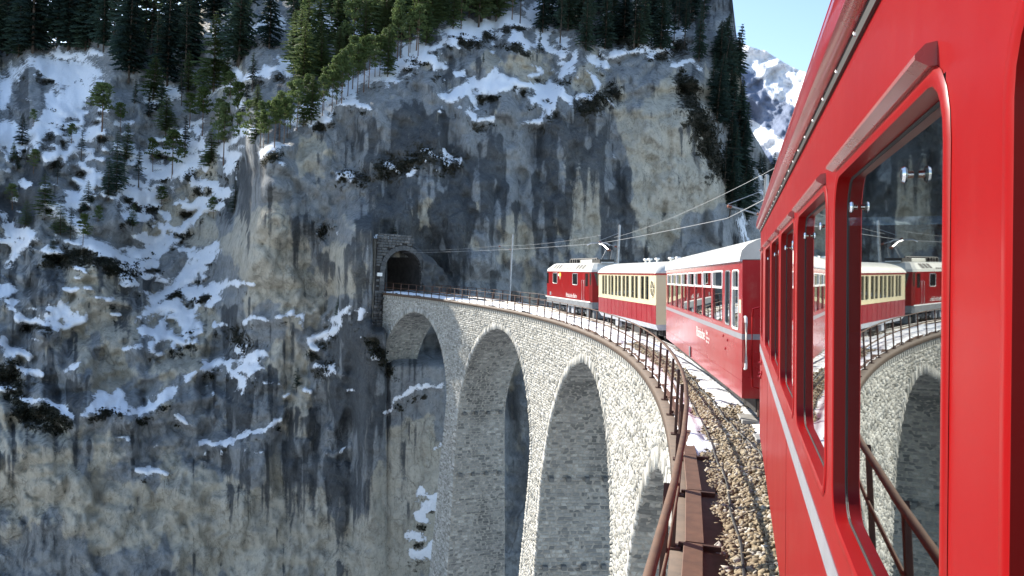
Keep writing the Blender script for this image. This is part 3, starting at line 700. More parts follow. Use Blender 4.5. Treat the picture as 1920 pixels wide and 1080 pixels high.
def blocks_mesh(name, A0, A1, B0, B1, fn, proud, mat, parent, rs, tint=None, ch=0.022):
    """stones given by intervals A x B in surface coordinates; each is a chamfered block standing proud"""
    n = len(A0)
    V = np.zeros((n, 8, 3)); j = lambda k: (rs.rand(n) - 0.5) * k
    jit = 0.05
    for k, (a, b) in enumerate(((A0, B0), (A1, B0), (A1, B1), (A0, B1))):
        a_ = a + j(jit); b_ = b + j(jit)
        V[:, k] = fn(a_, b_, np.zeros(n) - 0.03)
        ca = (A0 + A1) / 2; cb = (B0 + B1) / 2
        sa = np.clip(ch * 2 / np.maximum(A1 - A0, 0.05), 0, 0.4); sb = np.clip(ch * 2 / np.maximum(B1 - B0, 0.05), 0, 0.4)
        V[:, 4 + k] = fn(a_ + (ca - a_) * sa, b_ + (cb - b_) * sb, proud * (0.3 + 1.3 * rs.rand(n)))
    F = np.array([[4, 5, 6, 7], [0, 1, 5, 4], [1, 2, 6, 5], [2, 3, 7, 6], [3, 0, 4, 7]])
    if tint is None: tint = np.clip(rs.normal(0.5, 0.32, n), 0, 1)
    FF = (np.arange(n)[:, None, None] * 8 + F[None]).reshape(-1, 4)
    return V, FF, np.repeat(tint, 8)

# courses of the face masonry -------------------------------------------------
FA0, FA1, FB0, FB1 = [], [], [], []
z = -0.62; r_ = random.Random(4)
while z > -31:
    h = r_.uniform(0.12, 0.23)
    s_ = -17.0 + r_.random() * 0.3
    while s_ < 65.5:
        w = r_.uniform(0.14, 0.40)
        FA0.append(s_ + 0.012); FA1.append(s_ + w - 0.012); jz = r_.uniform(-.03, .03); FB0.append(z - h + 0.016 + jz); FB1.append(z - 0.016 + r_.uniform(-.03, .03))
        s_ += w
    z -= h
FA0, FA1, FB0, FB1 = map(np.array, (FA0, FA1, FB0, FB1))
dmin = np.min([open_d(a, b) for a in (FA0, FA1) for b in (FB0, FB1)], axis=0)
ok = dmin > 0.50
FA0, FA1, FB0, FB1 = FA0[ok], FA1[ok], FB0[ok], FB1[ok]
V, F, T = blocks_mesh("s", FA0, FA1, FB0, FB1, fpt, 0.05, None, None, rng)
# the 300 stones that show largest are parts of their own
cen = V[:, 4:].mean(1); dist = np.linalg.norm(cen, axis=1); pj = proj(cen)
vis = (pj[:, 1] < 1080) & (pj[:, 0] > 900) & (pj[:, 0] < 1255) & (FA0 > -16.2)
size = np.where(vis, np.sqrt((FA1 - FA0) * (FB1 - FB0)) / dist, 0)
top = np.argsort(-size)[:300]
rest = np.setdiff1d(np.arange(len(FA0)), top)
tin = T.reshape(-1, 8)[:, 0]
base8 = np.array([[4, 5, 6, 7], [0, 1, 5, 4], [1, 2, 6, 5], [2, 3, 7, 6], [3, 0, 4, 7]])
nr = len(rest)
fm = np_mesh("face_masonry", V[rest].reshape(-1, 3), (np.arange(nr)[:, None, None] * 8 + base8[None]).reshape(-1, 4), M['stone'], via, attrs={'tint': np.repeat(tin[rest], 8)})
fm['kind'] = 'stuff'
for k in top:
    np_mesh("stone", V[k], base8, M['stone'], via, attrs={'tint': np.full(8, tin[k])})

# voussoirs: radial stones round each opening, and the quoins of the piers
def path_pt(c, p):
    """p = 0 at the crown, positive towards larger s, in metres along the opening"""
    RA_ = ARAD.get(c, RA)
    q = np.abs(p); sg = np.sign(p); La = RA_ * math.pi / 2
    ang = np.clip(q / RA_, 0, math.pi / 2)
    s_a = RA_ * np.sin(ang); z_a = ZS + (RA - RA_) + RA_ * np.cos(ang)
    ov = np.clip(q - La, 0, None)
    nrm_s = np.sin(ang); nrm_z = np.cos(ang)
    return c + sg * (s_a - BAT * ov), z_a - ov, sg * nrm_s, nrm_z
for c in ARCH[:4]:
    P0 = -(RA * math.pi / 2 + 20); P1 = -P0
    ed = [P0]
    while ed[-1] < P1: ed.append(ed[-1] + rng.uniform(0.13, 0.21))
    ed = np.array(ed); a0, a1 = ed[:-1] + 0.01, ed[1:] - 0.01
    dep = 0.40 + 0.24 * rng.rand(len(a0))
    def vf(p, b, proud, c=c):
        s, z, ns, nz = path_pt(c, p)
        zz = z + nz * b; return arc(s + ns * b, face_R(zz) - proud, zz)
    kp = path_pt(c, (a0 + a1) / 2)[0] > -16.5
    V2, F2, T2 = blocks_mesh("v", a0[kp], a1[kp], np.zeros(kp.sum()), dep[kp], vf, 0.055, None, None, rng)
    o = np_mesh("voussoirs", V2.reshape(-1, 3), F2, M['stone'], via, attrs={'tint': T2}); o['kind'] = 'stuff'
    # masonry inside the opening, laid in courses along the barrel and down the pier
    A0, A1, B0, B1 = [], [], [], []
    p = -13.0 if c > -10 else -6.0
    lim = RA * math.pi / 2 + 24
    while p < lim:
        h = rng.uniform(0.19, 0.29); u = -rng.rand() * 0.4
        while u < 1.0:
            w = rng.uniform(0.25, 0.62) / 4.7
            A0.append(p + 0.012); A1.append(p + h - 0.012); B0.append(max(u, 0.004) + 0.003); B1.append(min(u + w, 0.996) - 0.003)
            u += w
        p += h
    A0, A1, B0, B1 = map(np.array, (A0, A1, B0, B1)); k2 = B1 - B0 > 0.02
    def inn(p, u, proud, c=c):
        s, z, ns, nz = path_pt(c, p)
        R_ = face_R(z) + u * (back_R(z) - face_R(z))
        s2 = s - ns * proud; z2 = z - nz * proud
        return arc(s2, R_, z2)
    V3, F3, T3 = blocks_mesh("i", A0[k2], A1[k2], B0[k2], B1[k2], inn, 0.035, None, None, rng)
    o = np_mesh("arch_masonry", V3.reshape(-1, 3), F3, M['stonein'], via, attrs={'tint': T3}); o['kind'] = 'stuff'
    # rows of corbel stones left in the pier from the building scaffold
    for ph in (RA * math.pi / 2 - 1.2, RA * math.pi / 2 + 4.6):
        for u in (0.12, 0.36, 0.62, 0.88):
            ctr = inn(np.array([ph]), np.array([u]), np.array([0.0]))[0]
            mb = MB(); pts = [inn(np.array([ph + da]), np.array([u + du]), np.array([pr]))[0] for pr in (-0.05, 0.38) for da, du in ((-.14, -.03), (.14, -.03), (.14, .03), (-.14, .03))]
            mb.add(pts, [(3, 2, 1, 0), (4, 5, 6, 7), (0, 1, 5, 4), (1, 2, 6, 5), (2, 3, 7, 6), (3, 0, 4, 7)])
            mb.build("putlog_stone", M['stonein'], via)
    # backing of the barrel
    pp = np.linspace(-lim, lim, 150); uu = np.linspace(0, 1, 6)
    PPb, UU = np.meshgrid(pp, uu, indexing='ij')
    Vb = inn(PPb, UU, np.zeros_like(PPb) - 0.005); ib = np.arange(Vb.shape[0] * Vb.shape[1]).reshape(Vb.shape[:2])
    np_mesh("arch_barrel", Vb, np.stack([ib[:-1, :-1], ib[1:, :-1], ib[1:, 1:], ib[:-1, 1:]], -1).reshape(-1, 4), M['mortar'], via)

# core wall behind the stones, inner and outer face
sg = np.arange(-50, SEND + 0.01, 0.3); zg = np.arange(-0.62, ZB, -0.3)
SG, ZG = np.meshgrid(sg, zg, indexing='ij')
dd = open_d(SG, ZG); cellok = (np.minimum.reduce([dd[:-1, :-1], dd[1:, :-1], dd[1:, 1:], dd[:-1, 1:]]) > 0.02)
ic = np.arange(SG.size).reshape(SG.shape)
qd = np.stack([ic[:-1, :-1], ic[1:, :-1], ic[1:, 1:], ic[:-1, 1:]], -1)[cellok]
np_mesh("core_wall", arc(SG, face_R(ZG) + 0.005, ZG), qd, M['mortar'], via)
np_mesh("outer_wall", arc(SG, back_R(ZG), ZG), qd, M['mortar'], via)

# deck slab and the row of little corbels under its edge
sd_ = np.arange(-60, SEND + 1, 0.5)
def edge_off(s):   # near the camera the edge runs straight and drifts inwards of the circle
    return np.interp(s, [-34, -27, -24, -21, -18], [-.24, -.15, -.105, -.05, 0.0])
def strip(prof, ss, name, mat, parent, off=0.0):
    """sweep a closed profile of (R, z) along the track"""
    n = len(prof); V = np.stack([arc(ss, R + edge_off(ss) * off, zz) for R, zz in prof], 1)
    i = np.arange(len(ss) * n).reshape(len(ss), n); j = np.roll(i, -1, 1)
    Fq = np.stack([i[:-1], i[1:], j[1:], j[:-1]], -1).reshape(-1, 4)
    return np_mesh(name, V, Fq, mat, parent)
strip([(100.82, -0.02), (101.36, -0.02), (101.36, -0.27), (100.82, -0.27)], sd_, "deck_edge", M['kerb'], via)
strip([(101.37, -0.06), (105.9, -0.06), (105.9, -0.35), (101.37, -0.35)], sd_, "deck_slab", M['concrete'], via)
strip([(105.45, 0.0), (105.9, 0.0), (105.9, -0.055), (105.45, -0.055)], sd_, "outer_kerb", M['kerb'], via)
strip([(101.42, -0.26), (101.6, -0.26), (101.6, -0.64), (100.99, -0.64), (100.99, -0.615), (101.42, -0.615)], sd_, "corbel_recess", M['tunnel'], via)  # dark colour stands in for the shade between the corbels
mb = MB(); mb.box(-0.095, 0.095, -0.21, 0.21, -0.335, 0.0, 0.02)
cor0 = None
for k, s_ in enumerate(np.arange(-16, 64, 0.5)):
    if cor0 is None:
        cor0 = mb.build("corbel", M['stone'], via)
        at = cor0.data.attributes.new('tint', 'FLOAT', 'POINT'); at.data.foreach_set("value", np.full(len(cor0.data.vertices), 0.75, np.float32)); c_ = cor0
    else:
        c_ = cor0.copy(); COL.objects.link(c_); c_.parent = via
    p = arc(s_, 101.20, -0.275); th = s_ / R0
    c_.matrix_parent_inverse = via.matrix_world.inverted() if False else Matrix.Identity(4)
    c_.matrix_basis = Matrix.Translation(Vector(p) - via.location) @ Matrix.Rotation(th + math.pi / 2, 4, 'Z')
for ch in via.children:
    if not ch.name.startswith("corbel"):
        ch.location = -via.location
# ------------------------------------------------------------------ tunnel portal
por = empty("tunnel_portal"); tag(por, "dark arched tunnel mouth with soot stained masonry in the cliff", "tunnel")
SP = 63.6; thp = SP / R0
tdir = np.array([-math.sin(thp), math.cos(thp), 0]); rdir = np.array([math.cos(thp), math.sin(thp), 0])
pc = arc(SP, 103.4, 0.0)
def pt(u, z, d): return pc + rdir * u + np.array([0, 0, 1]) * z + tdir * d
# opening: half width 2.15, springing at 2.6, semicircle
def ppath(p, hw=2.45, zs=2.55):
    if p < -hw * math.pi / 2: return (-hw, zs + (p + hw * math.pi / 2), -1, 0)
    if p > hw * math.pi / 2: return (hw, zs - (p - hw * math.pi / 2), 1, 0)
    a = p / hw; return (hw * math.sin(a), zs + hw * math.cos(a), math.sin(a), math.cos(a))
HWA = 2.45 * math.pi / 2
mb = MB(); ps = np.linspace(-HWA - 3.3, HWA + 3.3, 40)
for a, b in zip(ps[:-1], ps[1:]):
    u0, z0, _, _ = ppath(a); u1, z1, _, _ = ppath(b)
    for d0, d1 in ((0.0, 2.0), (2.0, 6.0), (6.0, 14), (14, 34)):
        mb.quad(pt(u0, z0, d0), pt(u1, z1, d0), pt(u1, z1, d1), pt(u0, z0, d1))
mb.quad(*[pt(u, z, 34) for u, z in ((-3, -1), (3, -1), (3, 6), (-3, 6))])
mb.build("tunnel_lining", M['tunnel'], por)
# ring stones
for k in range(29):
    L = (2 * HWA + 5.4) / 29; a = -HWA - 2.7 + k * L
    mb = MB(); pts = []
    for d in (0.35, -0.12 - rng.rand() * 0.06):
        for pp_, dd_ in ((a + 0.015, 0), (a + L - 0.015, 0), (a + L - 0.015, 0.55), (a + 0.015, 0.55)):
            u, z, nu, nz_ = ppath(pp_); pts.append(pt(u + nu * dd_, z + nz_ * dd_, d))
    mb.add(pts, [(0, 1, 2, 3), (7, 6, 5, 4), (0, 4, 5, 1), (1, 5, 6, 2), (2, 6, 7, 3), (3, 7, 4, 0)])
    o = mb.build("stone", M['portal'], por); at = o.data.attributes.new('tint', 'FLOAT', 'POINT'); at.data.foreach_set("value", np.full(8, rng.rand() * 0.8, np.float32))
# masonry of the portal wall: one dressed wall left of the mouth and above, rising from the abutment
A0, A1, B0, B1 = [], [], [], []
z = 6.8
while z > -5:
    h = rng.uniform(0.26, 0.4); u = -3.6 + rng.rand() * 0.2 - max(0, -z) * 0.02
    while u < 3.4:
        w = rng.uniform(0.35, 0.8)
        cu, cz = u + w / 2, z - h / 2
        inside = (abs(cu) < 2.45 + 0.5 + w / 2 and -0.3 < cz < 2.55) or (cz >= 2.55 - h and math.hypot(cu, cz - 2.55) < 3.15)
        lefty = cu < -2.45 and z < 0.2
        topw = cz > 0 and not inside and (cu < 1.2 or cz < 5.4 - (cu - 1.2) * 1.2) and cz < 6.9
        if (lefty or (topw and cz > 0)): A0.append(u + .012); A1.append(u + w - .012); B0.append(z - h + .012); B1.append(z - .012)
        u += w
    z -= h
A0, A1, B0, B1 = map(np.array, (A0, A1, B0, B1))
Vp, Fp, Tp = blocks_mesh("p", A0, A1, B0, B1, lambda a, b, pr: pc + rdir * a[:, None] + np.array([0, 0, 1.0]) * b[:, None] - tdir * (pr + 0.06)[:, None], 0.05, None, None, rng)
o = np_mesh("portal_masonry", Vp.reshape(-1, 3), Fp, M['portal'], por, attrs={'tint': Tp}); o['kind'] = 'stuff'
mb = MB()
g = np.arange(-5.2, 4.0, 0.2)
for u in g:
    for zz in np.arange(-5, 6.1, 0.3):
        cu, cz = u + .1, zz + .15
        if abs(cu) < 2.7 and -0.2 < cz < 2.55: continue
        if cz >= 2.4 and math.hypot(cu, cz - 2.55) < 2.7: continue
        if zz < -0.3 and cu > -2.2: continue
        if cu < -3.6 + min(0, cz) * .02 or (cz > 0 and cu > 1.2 and cz > 5.4 - (cu - 1.2) * 1.2): continue
        mb.quad(pt(u, zz, .07), pt(u + .2, zz, .07), pt(u + .2, zz + .3, .07), pt(u, zz + .3, .07))
        
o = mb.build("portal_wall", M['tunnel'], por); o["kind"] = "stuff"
# left return of the wall down to the abutment
mb = MB(); mb.quad(pt(-3.6, -5, .07), pt(-3.6, 6.2, .07), pt(-3.6, 6.2, 6), pt(-3.6, -5, 6)); mb.quad(pt(-3.6, 6.2, .07), pt(1.4, 6.2, .07), pt(1.4, 6.2, 6), pt(-3.6, 6.2, 6)); mb.build("portal_return", M['mortar'], por)
# rough rock cutting to the right of the mouth
rs = np.random.RandomState(5)
uu = np.linspace(2.45, 7.0, 34); ff = np.linspace(0, 1, 30)
UU, FF_ = np.meshgrid(uu, ff, indexing='ij')
ht = np.interp(uu, [2.2, 3.2, 4.4, 5.6, 6.6, 7.0], [5.9, 5.2, 4.4, 3.2, 1.6, -0.6])
ZZ = -0.7 + FF_ * (ht[:, None] + 0.7)
DD_ = -np.interp(UU, [2.2, 3.0, 5.0, 7.0], [0.0, 0.35, 0.9, 0.7]) + (1 - FF_) * -0.3 + fbm(UU * 1.6, ZZ * 1.3, 301, 4) * 1.1 + FF_ ** 6 * 2.2
Vr = pc + rdir * UU[..., None] + np.array([0, 0, 1.0]) * ZZ[..., None] + tdir * DD_[..., None]
ir = np.arange(UU.size).reshape(UU.shape)
np_mesh("rock_cutting", Vr, np.stack([ir[:-1, :-1], ir[1:, :-1], ir[1:, 1:], ir[:-1, 1:]], -1).reshape(-1, 4), M['portal'], por, smooth=False, attrs={'tint': np.clip(0.12 + fbm(UU * 2, ZZ * 2, 311, 3) * 0.6, 0, 1)})
sg_ = MB(); c0 = pt(-2.95, 2.0, -0.25)
sg_.add([pt(u, z, d) for d in (-0.16, -0.19) for u, z in ((-3.4, 1.85), (-2.75, 1.85), (-2.75, 2.25), (-3.4, 2.25))], [(0, 1, 2, 3), (7, 6, 5, 4), (0, 4, 5, 1), (1, 5, 6, 2), (2, 6, 7, 3), (3, 7, 4, 0)])
o = sg_.build("sign_plate", M['white']); tag(o, "small white plate fixed left of the tunnel mouth", "sign")

# ------------------------------------------------------------------ track
trk = empty("railway_track"); tag(trk, "curved metre gauge railway track running under the red train", "track")
RT = 103.4
st_ = np.arange(-40, 74, 0.8)
for rr in (RT - 0.53, RT + 0.53):
    strip([(rr - .03, .26), (rr + .03, .26), (rr + .03, .22), (rr + .01, .21), (rr + .01, .13), (rr + .06, .12), (rr - .06, .12), (rr - .01, .13), (rr - .01, .21), (rr - .03, .22)], st_, "rail", M['steel'], trk)
mb = MB(); mb.box(-0.95, 0.95, -0.11, 0.11, -0.04, 0.115, 0.012); sl0 = None
for s_ in np.arange(-24, 64, 0.66):
    if sl0 is None: sl = sl0 = mb.build("sleeper", M['wood'], trk)
    else: sl = sl0.copy(); COL.objects.link(sl); sl.parent = trk
    sl.matrix_basis = Matrix.Translation(arc(s_, RT)) @ Matrix.Rotation(s_ / R0, 4, 'Z')

# ballast bed and loose stones
sb = np.arange(-40, 66, 0.2); rb = np.linspace(101.34, 105.5, 36)
SB, RBm = np.meshgrid(sb, rb, indexing='ij')
def bed_h(s, R):
    u = np.clip((R - 101.34) / 0.7, 0, 1); u2 = np.clip((105.5 - R) / 0.6, 0, 1)
    return -0.05 + 0.13 * u * u * (3 - 2 * u) * u2 + fbm(np.asarray(s) * 2.2, np.asarray(R) * 2.2, 321, 3) * 0.05
Vb = arc(SB, RBm, bed_h(SB, RBm)); ib = np.arange(SB.size).reshape(SB.shape)
o = np_mesh("ballast_bed", Vb, np.stack([ib[:-1, :-1], ib[:-1, 1:], ib[1:, 1:], ib[1:, :-1]], -1).reshape(-1, 4), M['bed'], smooth=True)
tag(o, "earth and fine stone bed under the track ballast", kind='structure')
def lumps(n, s, R, zz, sz, seed):
    rs = np.random.RandomState(seed)
    t = (1 + 5 ** .5) / 2
    ico = np.array([(-1, t, 0), (1, t, 0), (-1, -t, 0), (1, -t, 0), (0, -1, t), (0, 1, t), (0, -1, -t), (0, 1, -t), (t, 0, -1), (t, 0, 1), (-t, 0, -1), (-t, 0, 1)]) / 1.9
    fc = np.array([(0, 11, 5), (0, 5, 1), (0, 1, 7), (0, 7, 10), (0, 10, 11), (1, 5, 9), (5, 11, 4), (11, 10, 2), (10, 7, 6), (7, 1, 8), (3, 9, 4), (3, 4, 2), (3, 2, 6), (3, 6, 8), (3, 8, 9), (4, 9, 5), (2, 4, 11), (6, 2, 10), (8, 6, 7), (9, 8, 1)])
    V = ico[None] * (1 + (rs.rand(n, 12, 1) - .5) * 1.0) * (0.5 + 0.85 * rs.rand(n, 1, 3))
    a = rs.rand(n) * 6.28; ca, sa = np.cos(a), np.sin(a)
    X = V[..., 0] * ca[:, None] - V[..., 1] * sa[:, None]; Y = V[..., 0] * sa[:, None] + V[..., 1] * ca[:, None]; Z = V[..., 2] * 0.75
    V = np.stack([X, Y, Z], -1) * sz[:, None, None] + arc(s, R, zz)[:, None]
    return V.reshape(-1, 3), (np.arange(n)[:, None, None] * 12 + fc[None]).reshape(-1, 3)
rs = np.random.RandomState(12)
n = 42000
ss = -25.5 + 38 * rs.rand(n) ** 1.5; RR = 101.29 + 1.8 * rs.rand(n) ** 1.0
edge = (RR - 101.36) < 0.12
szs = (0.024 + 0.022 * rs.rand(n) ** 1.5) * np.where(ss > -8, 1.25, 1)
Vl, Fl = lumps(n, ss, RR, bed_h(ss, RR) + 0.008 + 0.016 * rs.rand(n), szs, 13)
tn_ = np.clip(rs.normal(0.66, 0.22, n), 0, 1)
o = np_mesh("ballast", Vl, Fl, M['ballast'], attrs={'tint': np.repeat(tn_, 12)})
tag(o, "loose brown ballast stones heaped between the walkway and the train", "gravel", kind='stuff')

# snow lying on the deck
def snow_sheet(s0, s1, r0, r1, seed, thr, thick, ds=0.12, dr=0.05, label=None):
    a = np.arange(s0, s1, ds); b = np.arange(r0, r1 + 1e-6, dr)
    A, B = np.meshgrid(a, b, indexing='ij')
    e = np.minimum(np.minimum(B - r0, r1 - B) / 0.22, np.minimum(A - s0, s1 - A) / 1.2)
    f = np.clip(e, 0, 1) + fbm(A * 0.9, B * 2.2, seed, 4) * 0.8
    H = np.clip(f - thr, 0, 0.7) * thick
    Z = bed_h(A, B) * np.clip((B - 101.3) / .1, 0, 1) + H - 0.0 + 0.012
    kp = f > thr
    i = np.arange(A.size).reshape(A.shape)
    k4 = kp[:-1, :-1] | kp[1:, 1:] | kp[1:, :-1] | kp[:-1, 1:]
    Zf = np.where(kp, Z, np.where(B > 101.35, bed_h(A, B), -0.02) - 0.03)
    o = np_mesh("snow_patch", arc(A, B, Zf), np.stack([i[:-1, :-1], i[:-1, 1:], i[1:, 1:], i[1:, :-1]], -1)[k4], M['snow'], smooth=True)
    return o
SN_ = [(-18.6, 2, 100.98, 101.56, 401, 0.05, .06, "thin white snow strip lying on the walkway behind the near railing"),
       (-14.5, 10, 101.9, 102.95, 402, 0.12, .08, "white snow bank beside the red carriage with the dark windows"),
       (-18.2, -13.3, 102.2, 102.8, 406, 0.3, .06, "small tail of snow under the front corner of the second carriage"),
       (2, 64, 100.98, 102.3, 403, 0.1, .16, "long white snow bank along the far railing towards the tunnel"),
       (6, 52, 102.2, 102.9, 404, 0.55, .08, "patchy snow beside the wheels of the locomotive"),
       (36, 66, 103.9, 105.5, 405, 0.35, .2, "snow bank on the far side of the track before the tunnel")]
for s0, s1, r0, r1, sd__, thr, th_, lb in SN_:
    o = snow_sheet(s0, s1, r0, r1, sd__, thr, th_); tag(o, lb, "snow", kind='stuff')

# ------------------------------------------------------------------ walkway boards
wk = empty("walkway"); tag(wk, "brown boarded walkway along the inner edge of the viaduct", "walkway")
bw0 = None
mb = MB(); mb.box(-0.095, 0.095, -0.98, 0.98, -0.03, 0.03, 0.006)
for k, s_ in enumerate(np.arange(-38.3, 20, 2.05)):
    if bw0 is None: b_ = bw0 = mb.build("plank", M['plank'], wk)
    else: b_ = bw0.copy(); COL.objects.link(b_); b_.parent = wk
    b_.matrix_basis = Matrix.Translation(arc(s_, 101.10 + edge_off(s_) * .6, 0.016)) @ Matrix.Rotation(s_ / R0, 4, 'Z') @ Matrix.Rotation(random.Random(k).uniform(-.01, .01), 4, 'Z')
mb = MB(); mb.box(-0.22, 0.2, -0.025, 0.025, -0.06, 0.035, 0.004); br0 = None
for k, s_ in enumerate(np.arange(-37.275, 20, 2.05)):
    if br0 is None: b_ = br0 = mb.build("bracket", M['rustdk'], wk)
    else: b_ = br0.copy(); COL.objects.link(b_); b_.parent = wk
    b_.matrix_basis = Matrix.Translation(arc(s_, 101.17 + edge_off(s_) * .6, 0.0)) @ Matrix.Rotation(s_ / R0, 4, 'Z')

# ------------------------------------------------------------------ railings
def railing(name, label, R, s0, s1, ds, mat, inner):
    r = empty(name, arc(s0, R)); tag(r, label, "railing")
    inv = Matrix.Translation(-Vector(arc(s0, R)))
    ss = np.arange(s0, s1, ds)
    def bar(nm, dr, z0, w, h, mt):
        pr = [(R + dr - w / 2, z0 - h / 2), (R + dr + w / 2, z0 - h / 2), (R + dr + w / 2, z0 + h / 2), (R + dr - w / 2, z0 + h / 2)]
        o = strip(pr, ss, nm, mt, r, 1.0 if inner else 0.0); o.matrix_basis = inv
    bar("top_rail", 0.05 if inner else 0, 1.13, 0.056 if inner else .05, 0.028 if inner else .05, mat)
    bar("middle_rail", 0.03, 0.60, 0.022, 0.045, mat)
    if not inner: bar("lower_rail", 0.03, 0.25, 0.022, 0.045, mat)
    mb = MB()
    w = 0.05
    mb.box(-w * .5, w * .5, -w, w, -0.1, 1.04, 0.004)
    mb.add([(-w * .5, -w, 1.04), (w * .5, -w, 1.04), (w * .5, w, 1.04), (-w * .5, w, 1.04), (-w * .5, 0, 1.13), (w * .5, 0, 1.13)], [(0, 1, 5, 4), (2, 3, 4, 5), (1, 2, 5), (3, 0, 4)])
    mb.box(-w * 1.6, w * 1.6, -w * 1.6, w * 1.6, -0.02, 0.0)
    p0 = None
    for s_ in ss:
        if p0 is None: p = p0 = mb.build("post", M['rustdk'], r)
        else: p = p0.copy(); COL.objects.link(p); p.parent = r
        p.matrix_basis = Matrix.Translation(Vector(arc(s_, R + (edge_off(s_) if inner else 0))) - Vector(arc(s0, R))) @ Matrix.Rotation(s_ / R0 + (0.5 * math.pi if not inner else 0), 4, 'Z')
    return r
railing("railing", "rusty brown iron railing on the inner edge sweeping towards the tunnel", 100.93, -36.95, 63.6, 2.0, M['rust'], True)
railing("railing", "thin dark railing on the outer edge behind the track near the tunnel", 105.7, 20.4, 60.6, 2.0, M['rustdk'], False)

# cables and covers lying on the ballast
def cable(label, pts, r):
    s = np.array([p[0] for p in pts], float); R = np.array([p[1] for p in pts], float)
    s2 = np.arange(s[0], s[-1], 0.25); R2 = np.interp(s2, s, R); R2 = np.convolve(np.pad(R2, 4, mode='edge'), np.ones(9) / 9, 'valid') + fbm(s2 * .7, s2 * 0, 341 + len(pts), 2) * .04
    z2 = bed_h(s2, R2) + 0.035 + r * .5
    o = MB().tube([arc(a, b, c) for a, b, c in zip(s2, R2, z2)], r, 6).build("cable", M['rubber'], smooth=True)
    tag(o, label, "cable")
cable("black cable lying across the ballast close to the train side", [(-30, 102.3), (-19.4, 102.19), (-16, 101.92), (-10, 101.88), (0, 101.9), (10, 102.0)], 0.021)
cable("dark cable winding over the ballast beside the walkway boards", [(-30, 101.62), (-23, 101.5), (-21.5, 101.52), (-19.4, 101.53), (-17.3, 101.46), (-14, 101.5), (-6, 101.55)], 0.017)
def slab(label, px, py, L, Wd):
    r_ = ray(px, py); 
    s0 = None
    k = (deck_z(-16) + 0.1) / r_[2]; q = r_ * k
    mb = MB(); mb.box(-Wd / 2, Wd / 2, -L / 2, L / 2, -0.05, 0.03, 0.01)
    o = mb.build("concrete_cover", M['concrete']); th = math.atan2(q[1] - CY, q[0] - CX)
    o.matrix_world = Matrix.Translation(q + np.array([0, 0, 0.03])) @ Matrix.Rotation(th, 4, 'Z')
    tag(o, label, "slab")
slab("grey concrete cover on the ballast below the carriage gap", 1412, 789, 0.75, 0.5)
slab("small grey concrete cover half hidden beside the near carriage", 1434, 826, 0.5, 0.34)
# ================================================================== TRAIN
TILT = 0.05
def frame(P0, P1, tilt=TILT):
    P0 = Vector(P0); d = Vector(P1) - P0; x = d.normalized(); up = Vector((0, 0, 1))
    l = up.cross(x).normalized(); u = x.cross(l)
    zz = u * math.cos(tilt) + l * math.sin(tilt); y = l * math.cos(tilt) - u * math.sin(tilt)
    mm = Matrix.Identity(4)
    for i, v in enumerate((x, y, zz, P0)):
        for k in range(3): mm[k][i] = v[k]
    return mm, d.length

def wall(mb, x0, x1, z0, z1, holes, y, out=1):
    xs = sorted({x0, x1} | {h[i] for h in holes for i in (0, 1)}); zs = sorted({z0, z1} | {h[i] for h in holes for i in (2, 3)})
    xs = [x for x in xs if x0 - 1e-6 <= x <= x1 + 1e-6]; zs = [z for z in zs if z0 - 1e-6 <= z <= z1 + 1e-6]
    for a, b in zip(xs[:-1], xs[1:]):
        for c, d in zip(zs[:-1], zs[1:]):
            mx_, mz = (a + b) / 2, (c + d) / 2
            if any(h[0] < mx_ < h[1] and h[2] < mz < h[3] for h in holes): continue
            q = [(a, y, c), (b, y, c), (b, y, d), (a, y, d)]
            mb.quad(*(q[::-1] if out > 0 else q))

def rrect(x0, x1, z0, z1, r, n=5):
    pts = []
    for cx, cz, a0 in ((x1 - r, z1 - r, 0), (x0 + r, z1 - r, 90), (x0 + r, z0 + r, 180), (x1 - r, z0 + r, 270)):
        for k in range(n + 1):
            a = rad(a0 + 90 * k / n); pts.append((cx + r * math.cos(a), cz + r * math.sin(a)))
    return pts

def ring(mb, x0, x1, z0, z1, r, w, y0, out, depth):
    """window frame: rounded band round the opening, proud by out, with a reveal of depth"""
    loops = []
    for grow, y in ((w, y0 + 0.001), (w * 0.8, y0 + out), (w * 0.25, y0 + out), (0.0, y0 + out * 0.4), (-0.004, y0 - depth)):
        loops.append([(x, y, z) for x, z in rrect(x0 - grow, x1 + grow, z0 - grow, z1 + grow, r + grow)])
    n = len(loops[0]); vs = [p for l in loops for p in l]
    fs = [(i * n + k, i * n + (k + 1) % n, (i + 1) * n + (k + 1) % n, (i + 1) * n + k) for i in range(len(loops) - 1) for k in range(n)]
    mb.add(vs, fs)

def pane(x0, x1, z0, z1, y): return MB().add([(x0, y, z0), (x1, y, z0), (x1, y, z1), (x0, y, z1)], [(3, 2, 1, 0)])

